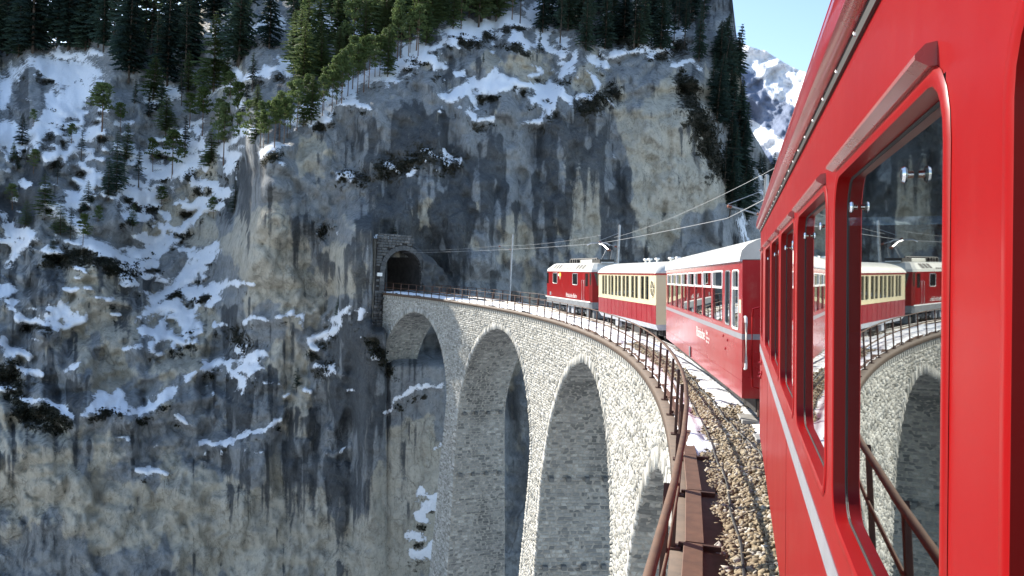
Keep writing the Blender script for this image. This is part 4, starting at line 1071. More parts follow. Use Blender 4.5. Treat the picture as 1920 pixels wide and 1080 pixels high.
def roof_mb(x0, x1, Wd, z0, rise, over=0.04, n=14, round_end=0.0):
    mb = MB(); prof = []
    for k in range(n + 1):
        a = math.pi * k / n; y = -Wd / 2 + (Wd / 2 + over) * math.cos(a); z = z0 + rise * (math.sin(a) ** 0.75 if math.sin(a) > 0 else 0)
        prof.append((y, z))
    xs = [x0, x1] if not round_end else [x0] + [x0 + round_end * t for t in (0.15, 0.4, 0.7, 1)] + [x1 - round_end * t for t in (1, 0.7, 0.4, 0.15)] + [x1]
    def sc(x):
        if not round_end: return 1.0
        d = min(x - x0, x1 - x) / round_end
        return 1.0 if d >= 1 else 0.15 + 0.85 * math.sqrt(max(0, 1 - (1 - d) ** 2))
    vs = []
    for x in xs:
        k_ = sc(x)
        vs += [(x, y, z0 + (z - z0) * k_) for y, z in prof]
    m_ = n + 1
    fs = [(i * m_ + k, i * m_ + k + 1, (i + 1) * m_ + k + 1, (i + 1) * m_ + k) for i in range(len(xs) - 1) for k in range(n)]
    fs.append(tuple(range(m_))); fs.append(tuple((len(xs) - 1) * m_ + k for k in range(m_))[::-1])
    return mb.add(vs, fs)

WD = 2.66
def bogie(root, xc, z_ax, wb=1.9, rr=0.36, col='black'):
    mb = MB()
    for y in (-0.42, -WD + 0.42):
        mb.box(xc - wb * .75, xc + wb * .75, y - .06, y + .06, z_ax - 0.05, z_ax + 0.14, .02)
        for dx in (-wb / 2, wb / 2): mb.box(xc + dx - .14, xc + dx + .14, y - .02, y + .12, z_ax - .14, z_ax + .14, .02)
        mb.tube([(xc - .25, y + .02, z_ax - .12), (xc - .25, y + .02, z_ax + .2)], .09, 8); mb.tube([(xc + .25, y + .02, z_ax - .12), (xc + .25, y + .02, z_ax + .2)], .09, 8)
    mb.box(xc - .3, xc + .3, -WD + .4, -.4, z_ax - .02, z_ax + .2)
    b = mb.build("bogie", M[col], root)
    for dx in (-wb / 2, wb / 2):
        w = MB()
        for y in (-WD / 2 + 0.53, -WD / 2 - 0.53):
            w.lathe((xc + dx, y, z_ax), (0, 1, 0), [(rr * .2, -.07), (rr * .3, -.06), (rr * .85, -.05), (rr, -.055), (rr, .05), (rr * .85, .045), (rr * .3, .05), (.05, .07)], 18)
        w.tube([(xc + dx, -WD / 2 - .53, z_ax), (xc + dx, -WD / 2 + .53, z_ax)], .07, 8)
        w.build("wheel", M['steel'], b, smooth=True)
    return b

def text(root, s, x, z, size, mat, y=0.004, flip=True, right=False):
    c = bpy.data.curves.new("lettering", 'FONT'); c.body = s; c.size = size; c.extrude = 0.0015; c.materials.append(mat)
    c.space_character = 1.05
    tmp = bpy.data.objects.new("tmp", c); COL.objects.link(tmp)
    bpy.context.view_layer.update()
    me = bpy.data.meshes.new_from_object(tmp.evaluated_get(bpy.context.evaluated_depsgraph_get())); me.name = "lettering"
    bpy.data.objects.remove(tmp); bpy.data.curves.remove(c)
    if not me.materials: me.materials.append(mat)
    o = bpy.data.objects.new("lettering", me); link(o, root)
    # the reader stands on the +y side: text runs towards -x
    o.matrix_basis = Matrix(((-1, 0, 0, x), (0, 0, 1, y), (0, 1, 0, z), (0, 0, 0, 1)))
    return o

def interior(root, L, z0, nseat, pitch, xs0):
    mb = MB(); mb.box(0.1, L - .1, -WD + .06, -.06, z0 - .02, z0 + .03); mb.build("floor", M['inner'], root)
    mb = MB()
    for k in range(nseat):
        x = xs0 + k * pitch
        for ya, yb in ((-.95, -.12), (-WD + .12, -WD + .95)):
            mb.box(x - .42, x - .04, ya, yb, z0 + .38, z0 + .48, .03); mb.box(x - .06, x + .02, ya, yb, z0 + .4, z0 + 1.12, .03)
            mb.box(x + .02, x + .42, ya, yb, z0 + .38, z0 + .48, .03)
    o = mb.build("seats", M['seat'], root); o['kind'] = 'stuff'

# ------------------------------------------------------------------ the near carriage
F1x = ray(1383, 520); F1x = Vector(F1x).normalized()
fm_, _ = frame((0, 0, 0), F1x)
yv = Vector((fm_[0][1], fm_[1][1], fm_[2][1])); zv = Vector((fm_[0][2], fm_[1][2], fm_[2][2]))
o1 = -0.28 * yv - 2.0 * zv
for k in range(3): fm_[k][3] = o1[k]
X0, X1, H1 = -7.6, 10.35, 2.64
c1 = empty("railway_carriage", mat=fm_)
tag(c1, "bright red railway carriage filling the right foreground with large framed windows", "train carriage", "carriages of the red train")
WP = 1.50; wins = [(1.22 + WP * k, 2.49 + WP * k, 1.29, 2.29) for k in range(-5, 5)]
wins = [(a, 0.93 if abs(b - .99) < .01 else b, c, d) for a, b, c, d in wins if a > X0 + 1.5] + [(9.30, 9.86, 1.29, 2.29)]
mb = MB(); wall(mb, X0, X1, 0.0, H1, wins, 0.0); wall(mb, X0, X1, 0.0, H1, wins, -WD, -1)
# reveal of the wall thickness and ends
for xe, d in ((X0, 1), (X1, -1)):
    mb.quad((xe, 0, 0), (xe, -WD, 0), (xe, -WD, H1), (xe, 0, H1))
mb.quad((X0, 0, 0), (X1, 0, 0), (X1, -WD, 0), (X0, -WD, 0))
body = mb.build("body", M['red'], c1)
roof_mb(X0, X1, WD, H1 + 0.10, 0.55, 0.02).build("roof", M['roof'], c1, True)
# gutter: a red rounded moulding over a black seam with rivets
mb = MB(); vs = []
prof = [(0.0, H1 - .005), (0.0, H1 - .03), (0.028, H1 - .03), (0.05, H1 - .015), (0.058, H1 + .02), (0.054, H1 + .06), (0.035, H1 + .085), (0.045, H1 + .10), (0.03, H1 + .125), (0.0, H1 + .13)]
for x in (X0, X1): vs += [(x, y, z) for y, z in prof]
n_ = len(prof); mb.add(vs, [(i, i + 1, n_ + i + 1, n_ + i) for i in range(n_ - 1)]); mb.build("gutter", M['red2'], c1, True)
mb = MB(); mb.box(X0, X1, 0.0005, 0.009, H1 - .068, H1 - .031); mb.build("roof_seam", M['rubber'], c1)
mb = MB()
for x in np.arange(0.6, X1, 0.36): mb.lathe((x, 0.009, H1 - .05), (0, 1, 0), [(.007, 0), (.006, .004), (.002, .006)], 6)
o = mb.build("rivets", M['alu'], c1); o['kind'] = 'stuff'
for (a, b, c, d) in wins:
    mb = MB(); ring(mb, a, b, c, d, 0.10, 0.034, 0.0, 0.005, 0.034)
    f = mb.build("window_frame", M['red'], c1, True)
    mb = MB(); loop = []
    ring(mb, a + .008, b - .008, c + .008, d - .008, 0.095, 0.004, -0.0335, 0.003, 0.0); mb.build("seal", M['rubber'], f)
    pane(a - .01, b + .01, c - .01, d + .01, -0.034).build("glass", M['glass'], f)
    pane(a - .01, b + .01, c - .01, d + .01, -WD + .03).build("glass", M['glass'], f)
    # drip moulding above the window
    mb = MB(); pr = [(0.0, d + .058), (0.016, d + .055), (0.030, d + .040), (0.030, d + .032), (0.012, d + .022), (0.0, d + .022)]; vs = []
    for x in (a + .05, b - .02): vs += [(x, y, z) for y, z in pr]
    m_ = len(pr); mb.add(vs, [(i, i + 1, m_ + i + 1, m_ + i) for i in range(m_ - 1)] + [tuple(range(m_)), tuple(range(m_, 2 * m_))[::-1]])
    mb.build("drip_moulding", M['mould'] if 'mould' in M else M['red2'], f)
    if b - a > 1:
        for xk in (a + 0.36, b - 0.22):
            mb = MB(); mb.lathe((xk, -0.03, d - .10), (0, 1, 0), [(.007, 0), (.007, .010), (.013, .011), (.016, .015), (.013, .020), (.005, .022)], 14)
            mb.build("window_catch", M['chrome'], f, True)
mb = MB(); mb.box(X0, X1, 0.0008, 0.004, 1.06, 1.155); mb.build("stripe", M['stripe'], c1)
for x, z in ((9.7, 0.98), (9.5, 0.88), (9.8, 0.80)):
    MB().lathe((x, 0, z), (0, 1, 0), [(.03, 0), (.03, .012), (.012, .02), (.010, .04)], 8).build("latch", M['red2'], c1, True)
MB().tube([(10.2, .01, 1.62), (10.2, .09, 1.60), (10.2, .10, 1.5), (10.2, .10, .72), (10.2, .09, .62), (10.2, .01, .6)], .013, 8).build("handrail", M['red'], c1, True)
mb = MB(); mb.box(X1 - .02, X1 + .45, -.42, -.06, H1 - .9, H1 + .02, .02); mb.box(X1, X1 + .5, -1.9, -.7, .3, 2.4, .05); mb.build("gangway", M['red2'], c1)
mb = MB()
for x in np.arange(X0 + .4, X1, 3.0): mb.box(x - .002, x + .002, .0002, .0022, .02, 1.05)
o = mb.build('panel_seams', M['maroon'], c1); o['kind'] = 'stuff'
interior(c1, X1, 0.35, 7, 1.5, -0.9 + 1.5)
mb = MB(); mb.box(X0 + .3, X1 - .3, -WD + .35, -.35, -.3, 0.0); mb.build("underframe", M['black'], c1)
bogie(c1, X1 - 2.4, -0.2); bogie(c1, X0 + 2.4, -0.2)

# ------------------------------------------------------------------ second carriage (red, pale window rims)
def on_deck(px, py, h):
    z = -3.0
    for i in range(30):
        r_ = ray(px, py); q = r_ * (z / r_[2]); z = deck_z(R0 * math.atan2(q[1] - CY, q[0] - CX)) + h
    return q
m2, L2 = frame(on_deck(1391, 747, .65), on_deck(1249, 634, .65))
c2 = empty("railway_carriage", mat=m2)
tag(c2, "red carriage second from the camera with pale rimmed windows and a silver stripe", "train carriage", "carriages of the red train")
H2 = 2.47
big = [(2.13 + 1.485 * k, 3.43 + 1.485 * k, 1.25, 2.28) for k in range(8)]
small = [(1.27, 1.75, 1.25, 2.28), (0.38, 0.98, 1.22, 2.28)]
wins2 = big + small
mb = MB(); wall(mb, 0, L2, 0.0, H2, wins2, 0.0); wall(mb, 0, L2, 0.0, H2, wins2, -WD, -1)
for xe in (0, L2): mb.quad((xe, 0, 0), (xe, -WD, 0), (xe, -WD, H2), (xe, 0, H2))
mb.quad((0, 0, 0), (L2, 0, 0), (L2, -WD, 0), (0, -WD, 0)); mb.build("body", M['red2'], c2)
roof_mb(0, L2, WD, H2 + .012, 0.50, 0.05).build("roof", M['roof'], c2, True)
mb = MB(); mb.box(-.0, L2, 0.0, 0.05, H2 - .02, H2 + .01); mb.build("gutter", M['lgrey'], c2)
mb = MB(); mb.box(-.003, L2, 0.001, 0.005, 1.05, 1.15); mb.box(-.006, -.002, -WD, 0.005, 1.05, 1.15); mb.build("stripe", M['stripe'], c2)
mb = MB(); mb.box(0, L2, 0.0005, 0.004, 0.295, 0.31); mb.build("body_seam", M['maroon'], c2)
for i, (a, b, c, d) in enumerate(wins2):
    mb = MB(); f = None
    if i < 8:
        ring(mb, a + .02, b - .02, d - .30, d, .04, .035, 0.0, 0.012, 0.02); f = mb.build("window_frame", M['white'], c2, True)
        mb = MB(); ring(mb, a, b, c, d - .33, .06, .022, 0.0, 0.006, 0.02); mb.build("lower_rim", M['red2'], f, True)
        mb = MB(); mb.box(a, b, -.02, .012, d - .34, d - .295); mb.build("crossbar", M['white'], f)
    else:
        ring(mb, a, b, c, d, .07, .03, 0.0, .01, .02); f = mb.build("window_frame", M['white'] if i == 9 else M['grey'], c2, True)
        if i == 9: mb = MB(); mb.box(a, b, -.02, .012, d - .34, d - .295); mb.build("crossbar", M['white'], f)
    pane(a - .01, b + .01, c - .01, d + .01, -0.022).build("glass", M['glass'], f)
    pane(a - .01, b + .01, c - .01, d + .01, -WD + .022).build("glass", M['glass'], f)
text(c2, "Rhätische", 6.05, 0.69, 0.36, M['white'], .007); text(c2, "Bahn", 4.38, 0.84, 0.14, M['white'], .007)
text(c2, "Ferrovia retica", 4.38, 0.745, 0.09, M['white'], .007); text(c2, "Viafier retica", 4.38, 0.655, 0.09, M['white'], .007)
for x, z in ((2.0, .98), (1.5, .93), (1.75, .74)):
    MB().lathe((x, 0, z), (0, 1, 0), [(.03, 0), (.03, .012), (.012, .02)], 8).build("latch", M['maroon'], c2)
mb = MB(); mb.box(7.2, 7.42, .001, .03, .02, .3, .01); mb.build("step_bracket", M['grey'], c2)
mb = MB(); mb.box(.10, .3, .001, .006, 1.52, 1.76); mb.build("notice_plate", M['cream'], c2)
MB().tube([(-.01, -.05, 1.46), (-.09, -.05, 1.44), (-.10, -.05, 1.36), (-.10, -.05, .64), (-.09, -.05, .55), (-.01, -.05, .53)], .026, 8).build("handrail", M['white'], c2, True)
mb = MB(); mb.box(-.5, 0.0, -1.95, -.72, .3, 2.4, .05); mb.build("gangway", M['rubber'], c2)
interior(c2, L2, 0.35, 9, 1.485, 1.95)
mb = MB(); mb.box(.3, L2 - .3, -WD + .3, -.3, -.3, 0.0); mb.build("underframe", M['black'], c2)
bogie(c2, 2.2, -0.2); bogie(c2, L2 - 2.2, -0.2)
mb = MB(); mb.lathe((-.35, -.55, -.05), (1, 0, 0), [(.12, 0), (.14, .05), (.08, .1), (.08, .4)], 12); mb.tube([(-.1, -.3, -.3), (-.15, -.3, -.02)], .06); mb.build("buffer", M['rustdk'], c2, True)

# ------------------------------------------------------------------ third carriage (cream over wine red)
m3, L3 = frame(on_deck(1230, 609, .90), on_deck(1122.5, 583.3, .90))
c3 = empty("railway_carriage", mat=m3)
tag(c3, "cream and wine red vintage saloon carriage behind the locomotive with narrow paired windows", "train carriage", "carriages of the red train")
H3 = 2.10
prs = [(1.12, 1.64, 1.85, 2.40), (2.88, 3.35, 3.55, 4.07), (4.48, 5.02, 5.21, 5.72), (6.04, 6.59, 6.80, 7.29), (7.60, 8.14, 8.30, 8.75), (9.11, 9.60, 9.75, 10.26)]
w3 = [(a, b, .99, 2.0) for p in prs for a, b in ((p[0], p[1]), (p[2], p[3]))]
mb = MB(); wall(mb, 0, L3, 0.82, H3, w3, 0.0); wall(mb, 0, L3, 0.82, H3, w3, -WD, -1)
for xe in (0, L3): mb.quad((xe, 0, 0.82), (xe, -WD, .82), (xe, -WD, H3), (xe, 0, H3))
mb.build("upper_body", M['cream'], c3)
mb = MB(); wall(mb, 0, L3, 0, .82, [], 0.004); wall(mb, 0, L3, 0, .82, [], -WD - .004, -1); mb.quad((0, 0.004, 0), (L3, 0.004, 0), (L3, -WD, 0), (0, -WD, 0)); mb.quad((L3, 0, 0), (L3, -WD, 0), (L3, -WD, .82), (L3, 0, .82)); mb.build("lower_body", M['maroon'], c3)
mb = MB(); mb.quad((-.002, 0.0, 0), (-.002, -WD, 0), (-.002, -WD, .818), (-.002, 0, .818)); mb.build("end_panel", M['cream'], c3)
for x in np.arange(0.55, L3, 0.68):
    pass
mb = MB()
for x in np.arange(0.62, L3 - .2, 0.83): mb.box(x - .012, x + .012, .0045, .011, .02, .80)
o = mb.build("panel_beading", M['maroon'], c3)
mb = MB(); mb.box(0, L3, 0, .035, H3 - .035, H3 + .03); mb.box(-.035, 0, -WD, .035, H3 - .035, H3 + .03); mb.build("cornice", M['red2'], c3)
mb = MB(); mb.box(0, L3, .0045, .02, .80, .84); mb.build("waist_rail", M['cream'], c3)
roof_mb(-.06, L3 + .06, WD, H3 + .03, 0.52, 0.06, 14, 0.9).build("roof", M['roofw'], c3, True)
mb = MB(); vs = [(0, .0, -.002), (L3, 0, -.002), (L3 - .25, -.12, -.24), (.1, -.12, -.24)]; mb.add(vs, [(0, 1, 2, 3)]); mb.add([(0, 0, -.002), (.1, -.12, -.24), (.1, -WD, -.24), (0, -WD, -.002)], [(0, 1, 2, 3)]); mb.build("skirt", M['lgrey'], c3)
for (a, b, c, d) in w3:
    mb = MB(); ring(mb, a, b, c, d, .03, .03, 0.0, .012, .03); f = mb.build("window_frame", M['cream'], c3, True)
    pane(a - .01, b + .01, c - .01, d + .01, -0.03).build("glass", M['glass'], f); pane(a - .01, b + .01, c - .01, d + .01, -WD + .03).build("glass", M['glass'], f)
    mb = MB(); x = a + .06; mb.box(a + .02, a + .13, -.12, -.09, c + .05, d); mb.build("curtain", M['curtain'] if rng.rand() < .4 else M['lgrey'], f)
# oval window with star tracery
mb = MB(); pts = [(0.5 + .27 * math.cos(t), 1.48 + .34 * math.sin(t)) for t in np.linspace(0, 2 * math.pi, 25)[:-1]]
mb.add([(x, .006, z) for x, z in pts], [tuple(range(24))[::-1]]); ov = mb.build("oval_window", M['black'], c3)
mb = MB(); mb.tube([(0.5 + .28 * math.cos(t), .012, 1.48 + .35 * math.sin(t)) for t in np.linspace(0, 2 * math.pi, 25)], .022, 6); mb.build("rim", M['cream'], ov)
mb = MB()
for k in range(4):
    t = math.pi * k / 4; mb.tube([(0.5 + .26 * math.cos(t), .012, 1.48 + .33 * math.sin(t)), (0.5 - .26 * math.cos(t), .012, 1.48 - .33 * math.sin(t))], .012, 5)
mb.build("tracery", M['cream'], ov)
for x, y in ((0.25, -1.0), (1.2, -1.0), (2.9, -.9), (4.1, -.9), (4.8, -.9)):
    mb = MB(); mb.tube([(x, y, H3 + .5), (x, y, H3 + .63)], .05, 8); mb.box(x - .16, x + .16, y - .09, y + .09, H3 + .62, H3 + .72, .03); mb.build("roof_vent", M['white'], c3)
interior(c3, L3, 0.2, 7, 1.6, 1.0)
mb = MB(); mb.box(.4, L3 - .4, -WD + .4, -.4, -.5, -.1); mb.box(3.4, 5.0, -.6, -.25, -.62, -.2, .02); mb.build("underframe", M['black'], c3)
mb = MB(); mb.box(7.3, 8.0, -.40, -.2, -.58, -.2, .03); mb.build("battery_box", M['lgrey'], c3)
bogie(c3, 2.0, -0.45); bogie(c3, L3 - 2.0, -0.45)

# ------------------------------------------------------------------ locomotive
m4, L4 = frame(on_deck(1092, 565, 1.2), on_deck(1022.5, 555, 1.2))
lo = empty("electric_locomotive", mat=m4)
tag(lo, "red electric locomotive with cream roof and raised pantograph leading the train", "locomotive")
XA, XB, H4 = -1.75, 9.5, 1.9
mb = MB()
pl = [(XA + .0, -.45), (XA + .12, -.14), (XA + .42, -.02), (XA + .7, 0), (XB - .7, 0), (XB - .42, -.02), (XB - .12, -.14), (XB, -.45)]
pl = pl + [(x, -WD - y) for x, y in pl[::-1]]
n_ = len(pl)
def lvl(z, inset=0): return [(x + (inset if x < 2 else -inset if x > 7 else 0), y, z) for x, y in pl]
mb.add(lvl(0) + lvl(H4 - .85) + lvl(H4, .14), [(i, (i + 1) % n_, n_ + (i + 1) % n_, n_ + i) for i in range(n_)] + [(n_ + i, n_ + (i + 1) % n_, 2 * n_ + (i + 1) % n_, 2 * n_ + i) for i in range(n_)] + [tuple(range(n_))])
mb.build("body", M['red'], lo)
# roof with sloping shoulders
mb = MB()
def rl_(z, dy, dx): return [(x + (dx if x < 2 else -dx if x > 7 else 0), -WD / 2 + (y + WD / 2) * dy, z) for x, y in pl]
mb.add(rl_(H4 + .002, 1.015, .12) + rl_(H4 + .15, 1.0, .16) + rl_(H4 + .52, .72, .75) + rl_(H4 + .58, .6, .9), [(k * n_ + i, k * n_ + (i + 1) % n_, (k + 1) * n_ + (i + 1) % n_, (k + 1) * n_ + i) for k in range(3) for i in range(n_)] + [tuple(range(3 * n_, 4 * n_))[::-1]])
mb.build("roof", M['roofw'], lo)
def on_sh(x0, x1, t0, t1, n):   # louvres on the sloping shoulder
    out = MB()
    for k in range(n):
        a = x0 + (x1 - x0) * (k + .12) / n; b = x0 + (x1 - x0) * (k + .88) / n
        f = lambda t: (0.012 - t * .365 + .005, H4 + .15 + t * .37 + .012)
        (ya, za), (yb, zb) = f(t0), f(t1)
        out.add([(a, ya, za), (b, ya, za), (b + .06, yb, zb), (a + .06, yb, zb)], [(3, 2, 1, 0)])
    return out
for a, b in ((5.4, 7.4), (-.2, 1.9)): [on_sh(a + k * .7, a + k * .7 + .62, .10, .86, 1).build("louvre", M['black'], lo) for k in range(3)]
on_sh(2.2, 5.2, .03, .2, 8).build("air_slots", M['black'], lo)
mb = MB(); mb.box(.8, 3.4, -1.75, -.9, H4 + .56, H4 + .80, .04); mb.build("roof_hatch", M['roofw'], lo)
mb = MB()
for x in (4.2, 4.7, 5.2, 5.8, -.2, .3): mb.lathe((x, -.95, H4 + .57), (0, 0, 1), [(.11, 0), (.06, .07), (.11, .11), (.06, .16), (.10, .21), (.04, .28)], 8)
mb.tube([(x, -.95, H4 + .87) for x in (-.2, 3, 5.8)], .035, 6); mb.box(4.0, 6.6, -1.9, -1.1, H4 + .6, H4 + .84); mb.box(-1.0, .6, -1.8, -.85, H4 + .58, H4 + .80)
mb.build("roof_equipment", M['black'], lo)
mb = MB(); mb.box(XA + .1, XB - .1, .001, .012, -.02, .05); mb.build("stripe", M['white'], lo)
mb = MB(); mb.add(lvl(-.001) + [(x, y, -.42) for x, y in pl], [(i, (i + 1) % n_, n_ + (i + 1) % n_, n_ + i) for i in range(n_)]); mb.build("skirt", M['grey'], lo)
for a, b in ((6.15, 7.25), (1.15, 2.2)):
    mb = MB(); ring(mb, a, b, 1.05, 1.76, .06, .05, .0, .015, .02); f = mb.build("window_frame", M['alu'], lo, True)
    mb = MB(); mb.add([(a, .004, 1.05), (b, .004, 1.05), (b, .004, 1.76), (a, .004, 1.76)], [(3, 2, 1, 0)]); mb.build("glass", M['darkglass'], f)
for a, b, nm in ((-1.12, -.62, "cab_window"), (8.5, 8.95, "cab_window")):
    mb = MB(); mb.add([(a, .004 if a > 0 else -.0, 1.0), (b, .006, 1.0), (b, .006, 1.8), (a, .004, 1.8)], [(3, 2, 1, 0)]); mb.build(nm, M['darkglass'], lo)
mb = MB(); mb.add([(XA - .006 + .0, -.5, 1.05), (XA + .14 - .02, -WD + .5, 1.05), (XA + .14 - .01, -WD + .5, 1.82), (XA + .13, -.5, 1.82)], [(0, 1, 2, 3)])
mb = MB(); mb.box(XA - .015, XA + .10, -WD + .4, -.4, 1.06, 1.80); mb.build("windscreen", M['darkglass'], lo)
mb = MB(); mb.add([(XA + .03, -.40, 1.08), (XA + .32, -.035, 1.08), (XA + .36, -.035, 1.82), (XA + .10, -.40, 1.82)], [(3, 2, 1, 0)]); mb.build("corner_window", M['darkglass'], lo)
# shield and lettering
mb = MB(); sh_ = [(5.1, 1.82), (5.55, 1.82), (5.55, 1.55), (5.33, 1.32), (5.1, 1.55)]
mb.add([(x, .006, z) for x, z in sh_], [tuple(range(5))[::-1]]); e = mb.build("coat_of_arms", M['yellow'], lo)
mb = MB(); mb.add([(x, .008, z) for x, z in ((5.55, 1.74), (5.85, 1.74), (5.85, 1.58), (5.55, 1.58))], [(3, 2, 1, 0)]); mb.build("emblem_field", M['white'], e)
mb = MB(); mb.add([(x, .009, z) for x, z in ((5.14, 1.56), (5.51, 1.56), (5.33, 1.36))], [(2, 1, 0)]); mb.build("emblem_point", M['stripe'], e)
text(lo, "Rhätische Bahn", 3.8, .16, .40, M['white'], .006)
mb = MB(); mb.box(7.75, 8.15, .001, .008, .14, .40, .003); mb.build("number_plate", M['stripe'], lo)
for x in (-.05, -.5):
    MB().tube([(x, .0, 1.38), (x, .06, 1.36), (x, .06, .12), (x, .0, .1)], .022, 6).build("handrail", M['alu'], lo, True)
mb = MB(); mb.box(-.46, -.09, .001, .006, .1, 1.86); mb.build("cab_door", M['red2'], lo)
for y in (-.62, -WD + .62):
    MB().lathe((XA - .02, y, .38), (-1, 0, 0), [(.14, 0), (.14, .08), (.12, .12), (.02, .13)], 14).build("headlight", M['cream'], lo, True)
mb = MB(); mb.box(XA + .05, XA + .45, -WD + .25, -.25, -1.05, -.45, .04); mb.box(-.9, -.5, -.35, -.12, -1.0, -.42, .02); mb.build("snow_plough", M['grey'], lo)
mb = MB(); mb.box(0.1, XB - .4, -WD + .5, -.5, -.75, -.1); mb.build("underframe", M['black'], lo)
for x in (2.9, 4.1): MB().box(x - .3, x + .3, -.45, -.2, -.95, -.45, .04).build("sand_box", M['lgrey'], lo)
bogie(lo, 1.3, -0.72, 2.1, .40, 'grey'); bogie(lo, 6.6, -0.72, 2.1, .40, 'grey')
# raised pantograph at the near end
pg = MB(); zb = H4 + .62
for y in (-1.0, -1.66): pg.tube([(-.6, y, zb), (-1.35, y * .6 - .53, zb + .75)], .035, 6)
pg.box(-1.1, -.2, -1.75, -.9, zb - .08, zb + .02)
pn = pg.build("pantograph", M['galv'], lo)
MB().tube([(-1.35, -1.33, zb + .75), (-.2, -1.33, zb + 1.12), (.6, -1.33, zb + 1.22)], .045, 6).build("upper_arm", M['alu'], pn)
MB().tube([(.75, -.55, zb + 1.12), (.62, -.8, zb + 1.26), (.62, -1.86, zb + 1.26), (.75, -2.1, zb + 1.12)], .035, 6).build("contact_bow", M['alu'], pn)
MB().lathe((-1.35, -1.33, zb + .68), (0, 0, 1), [(.07, 0), (.12, .05), (.12, .12), (.06, .16)], 8).build("knee_joint", M['ceram'], pn)

# ------------------------------------------------------------------ overhead line
def mast(label, s_, R, top):
    b = arc(s_, R, -0.3); o = empty("catenary_mast", b); tag(o, label, "mast", "catenary masts on the outer edge")
    th = s_ / R0; o.rotation_euler = (0, 0, th)
    mb = MB(); H = top + .3
    for y in (-.09, .09):
        mb.box(-.05, .05, y - .012, y + .012, 0, H)
    mb.box(-.012, .012, -.09, .09, 0, H); mb.build("pole", M['galv'], o)
    mb = MB(); mb.tube([(-.05, 0, H - 1.45), (-1.35, 0, H - 1.12)], .03, 6); mb.tube([(-.05, 0, H - .5), (-1.35, 0, H - 1.08)], .016, 6); mb.build("bracket_arm", M['galv'], o)
    for x0 in (-.12, -1.2):
        mb = MB(); mb.lathe((x0, 0, H - 1.43 + (.06 if x0 < -1 else 0) * 4), (-1, 0, .25), [(.03, 0), (.07, .03), (.04, .06), (.07, .09), (.04, .12), (.07, .15), (.03, .18)], 8)
        mb.build("insulator", M['ceram'], o, True)
    MB().lathe((0, 0, H), (0, 0, 1), [(.06, 0), (.07, .03), (.03, .06)], 8).build("cap", M['galv'], o)
mast("steel catenary mast standing left of the locomotive", 42.5, 105.55, 6.5)
mast("steel catenary mast rising behind the cream carriage roof", 20.2, 105.55, 6.3)
mast("steel catenary mast beside the near carriage gutter", -2.25, 105.55, 6.7)
def wire(label, Rz, sup, r, sag):
    pts = []
    for (a, Ra, za), (b, Rb_, zb_) in zip(sup[:-1], sup[1:]):
        for k in range(12):
            t = k / 12; P = np.array(arc(a, Ra, za)) * (1 - t) + np.array(arc(b, Rb_, zb_)) * t; P[2] -= sag * 4 * t * (1 - t); pts.append(P)
    pts.append(arc(*sup[-1])); o = MB().tube(pts, r, 5).build("overhead_wire", M['galv']); tag(o, label, "wire")
wire("lower contact wire running to the raised pantograph", 0, [(-24.5, 104.3, 5.1), (-2.25, 104.2, 5.1), (20.2, 104.2, 5.05), (42.5, 104.2, 5.0), (64, 103.4, 4.7)], .013, 0.04)
wire("upper catenary wire slung between the mast tops", 0, [(-24.5, 105.4, 6.9), (-2.25, 105.4, 6.75), (20.2, 105.2, 5.5)], .010, 0.25)
wire("thin catenary wire sagging above the contact wire near the tunnel", 0, [(20.2, 104.3, 5.6), (42.5, 104.3, 5.4), (64, 103.4, 5.1)], .009, 0.2)
# ================================================================== TREES
def spruce_mesh(seed, Rr=0.17, bare=0.10, dens=1.0, ragged=0.25, droop=0.35, tip=0.9):
    """crown of height 1 (trunk from 0): whorls of drooping boughs made of small needle sprays"""
    rs = np.random.RandomState(seed); V = []; F = []
    nt_ = int(30 * dens)
    for i in range(nt_):
        f = (i + rs.rand() * .6) / nt_; z = bare + (1 - bare) * f ** 0.92
        L0 = Rr * (1 - f) ** tip * (0.35 + 0.65 * min(1, f * 6 + .35)) + 0.008
        nb = max(4, int((7 + rs.randint(0, 3)) * (1 - 0.45 * f)))
        a0 = rs.rand() * 6.28
        for b in range(nb):
            if rs.rand() < ragged * 0.45: continue
            a = a0 + 6.283 * b / nb + rs.randn() * .18
            L = L0 * (1 - ragged * rs.rand() * 1.3) * (1 + .15 * rs.randn()); L = max(L, .01)
            ca, sa = math.cos(a), math.sin(a)
            m_ = max(2, int(3 + 26 * L))
            for k in range(m_):
                t = (k + .5 + rs.rand() * .4) / m_
                x = L * t; zz = z + L * (.18 * t - droop * t * t) 
                w = (0.018 + .20 * L * (1 - .55 * t)) * (0.7 + .6 * rs.rand()); ln = L / m_ * 1.7 + .012
                side = rs.randn() * .5
                p = np.array([x * ca, x * sa, zz]); d = np.array([ca, sa, .1 - 1.3 * droop * t]) * ln; pe = np.array([-sa, ca, 0]) * w
                dz = np.array([0, 0, -w * (.25 + .5 * rs.rand())])
                n0 = len(V)
                V += [p - d * .35, p + pe * (.55 + .3 * side) + dz, p + d * .75, p - pe * (.55 - .3 * side) + dz * .8]
                F += [(n0, n0 + 1, n0 + 2), (n0, n0 + 2, n0 + 3)]
    return np.array(V), np.array(F)

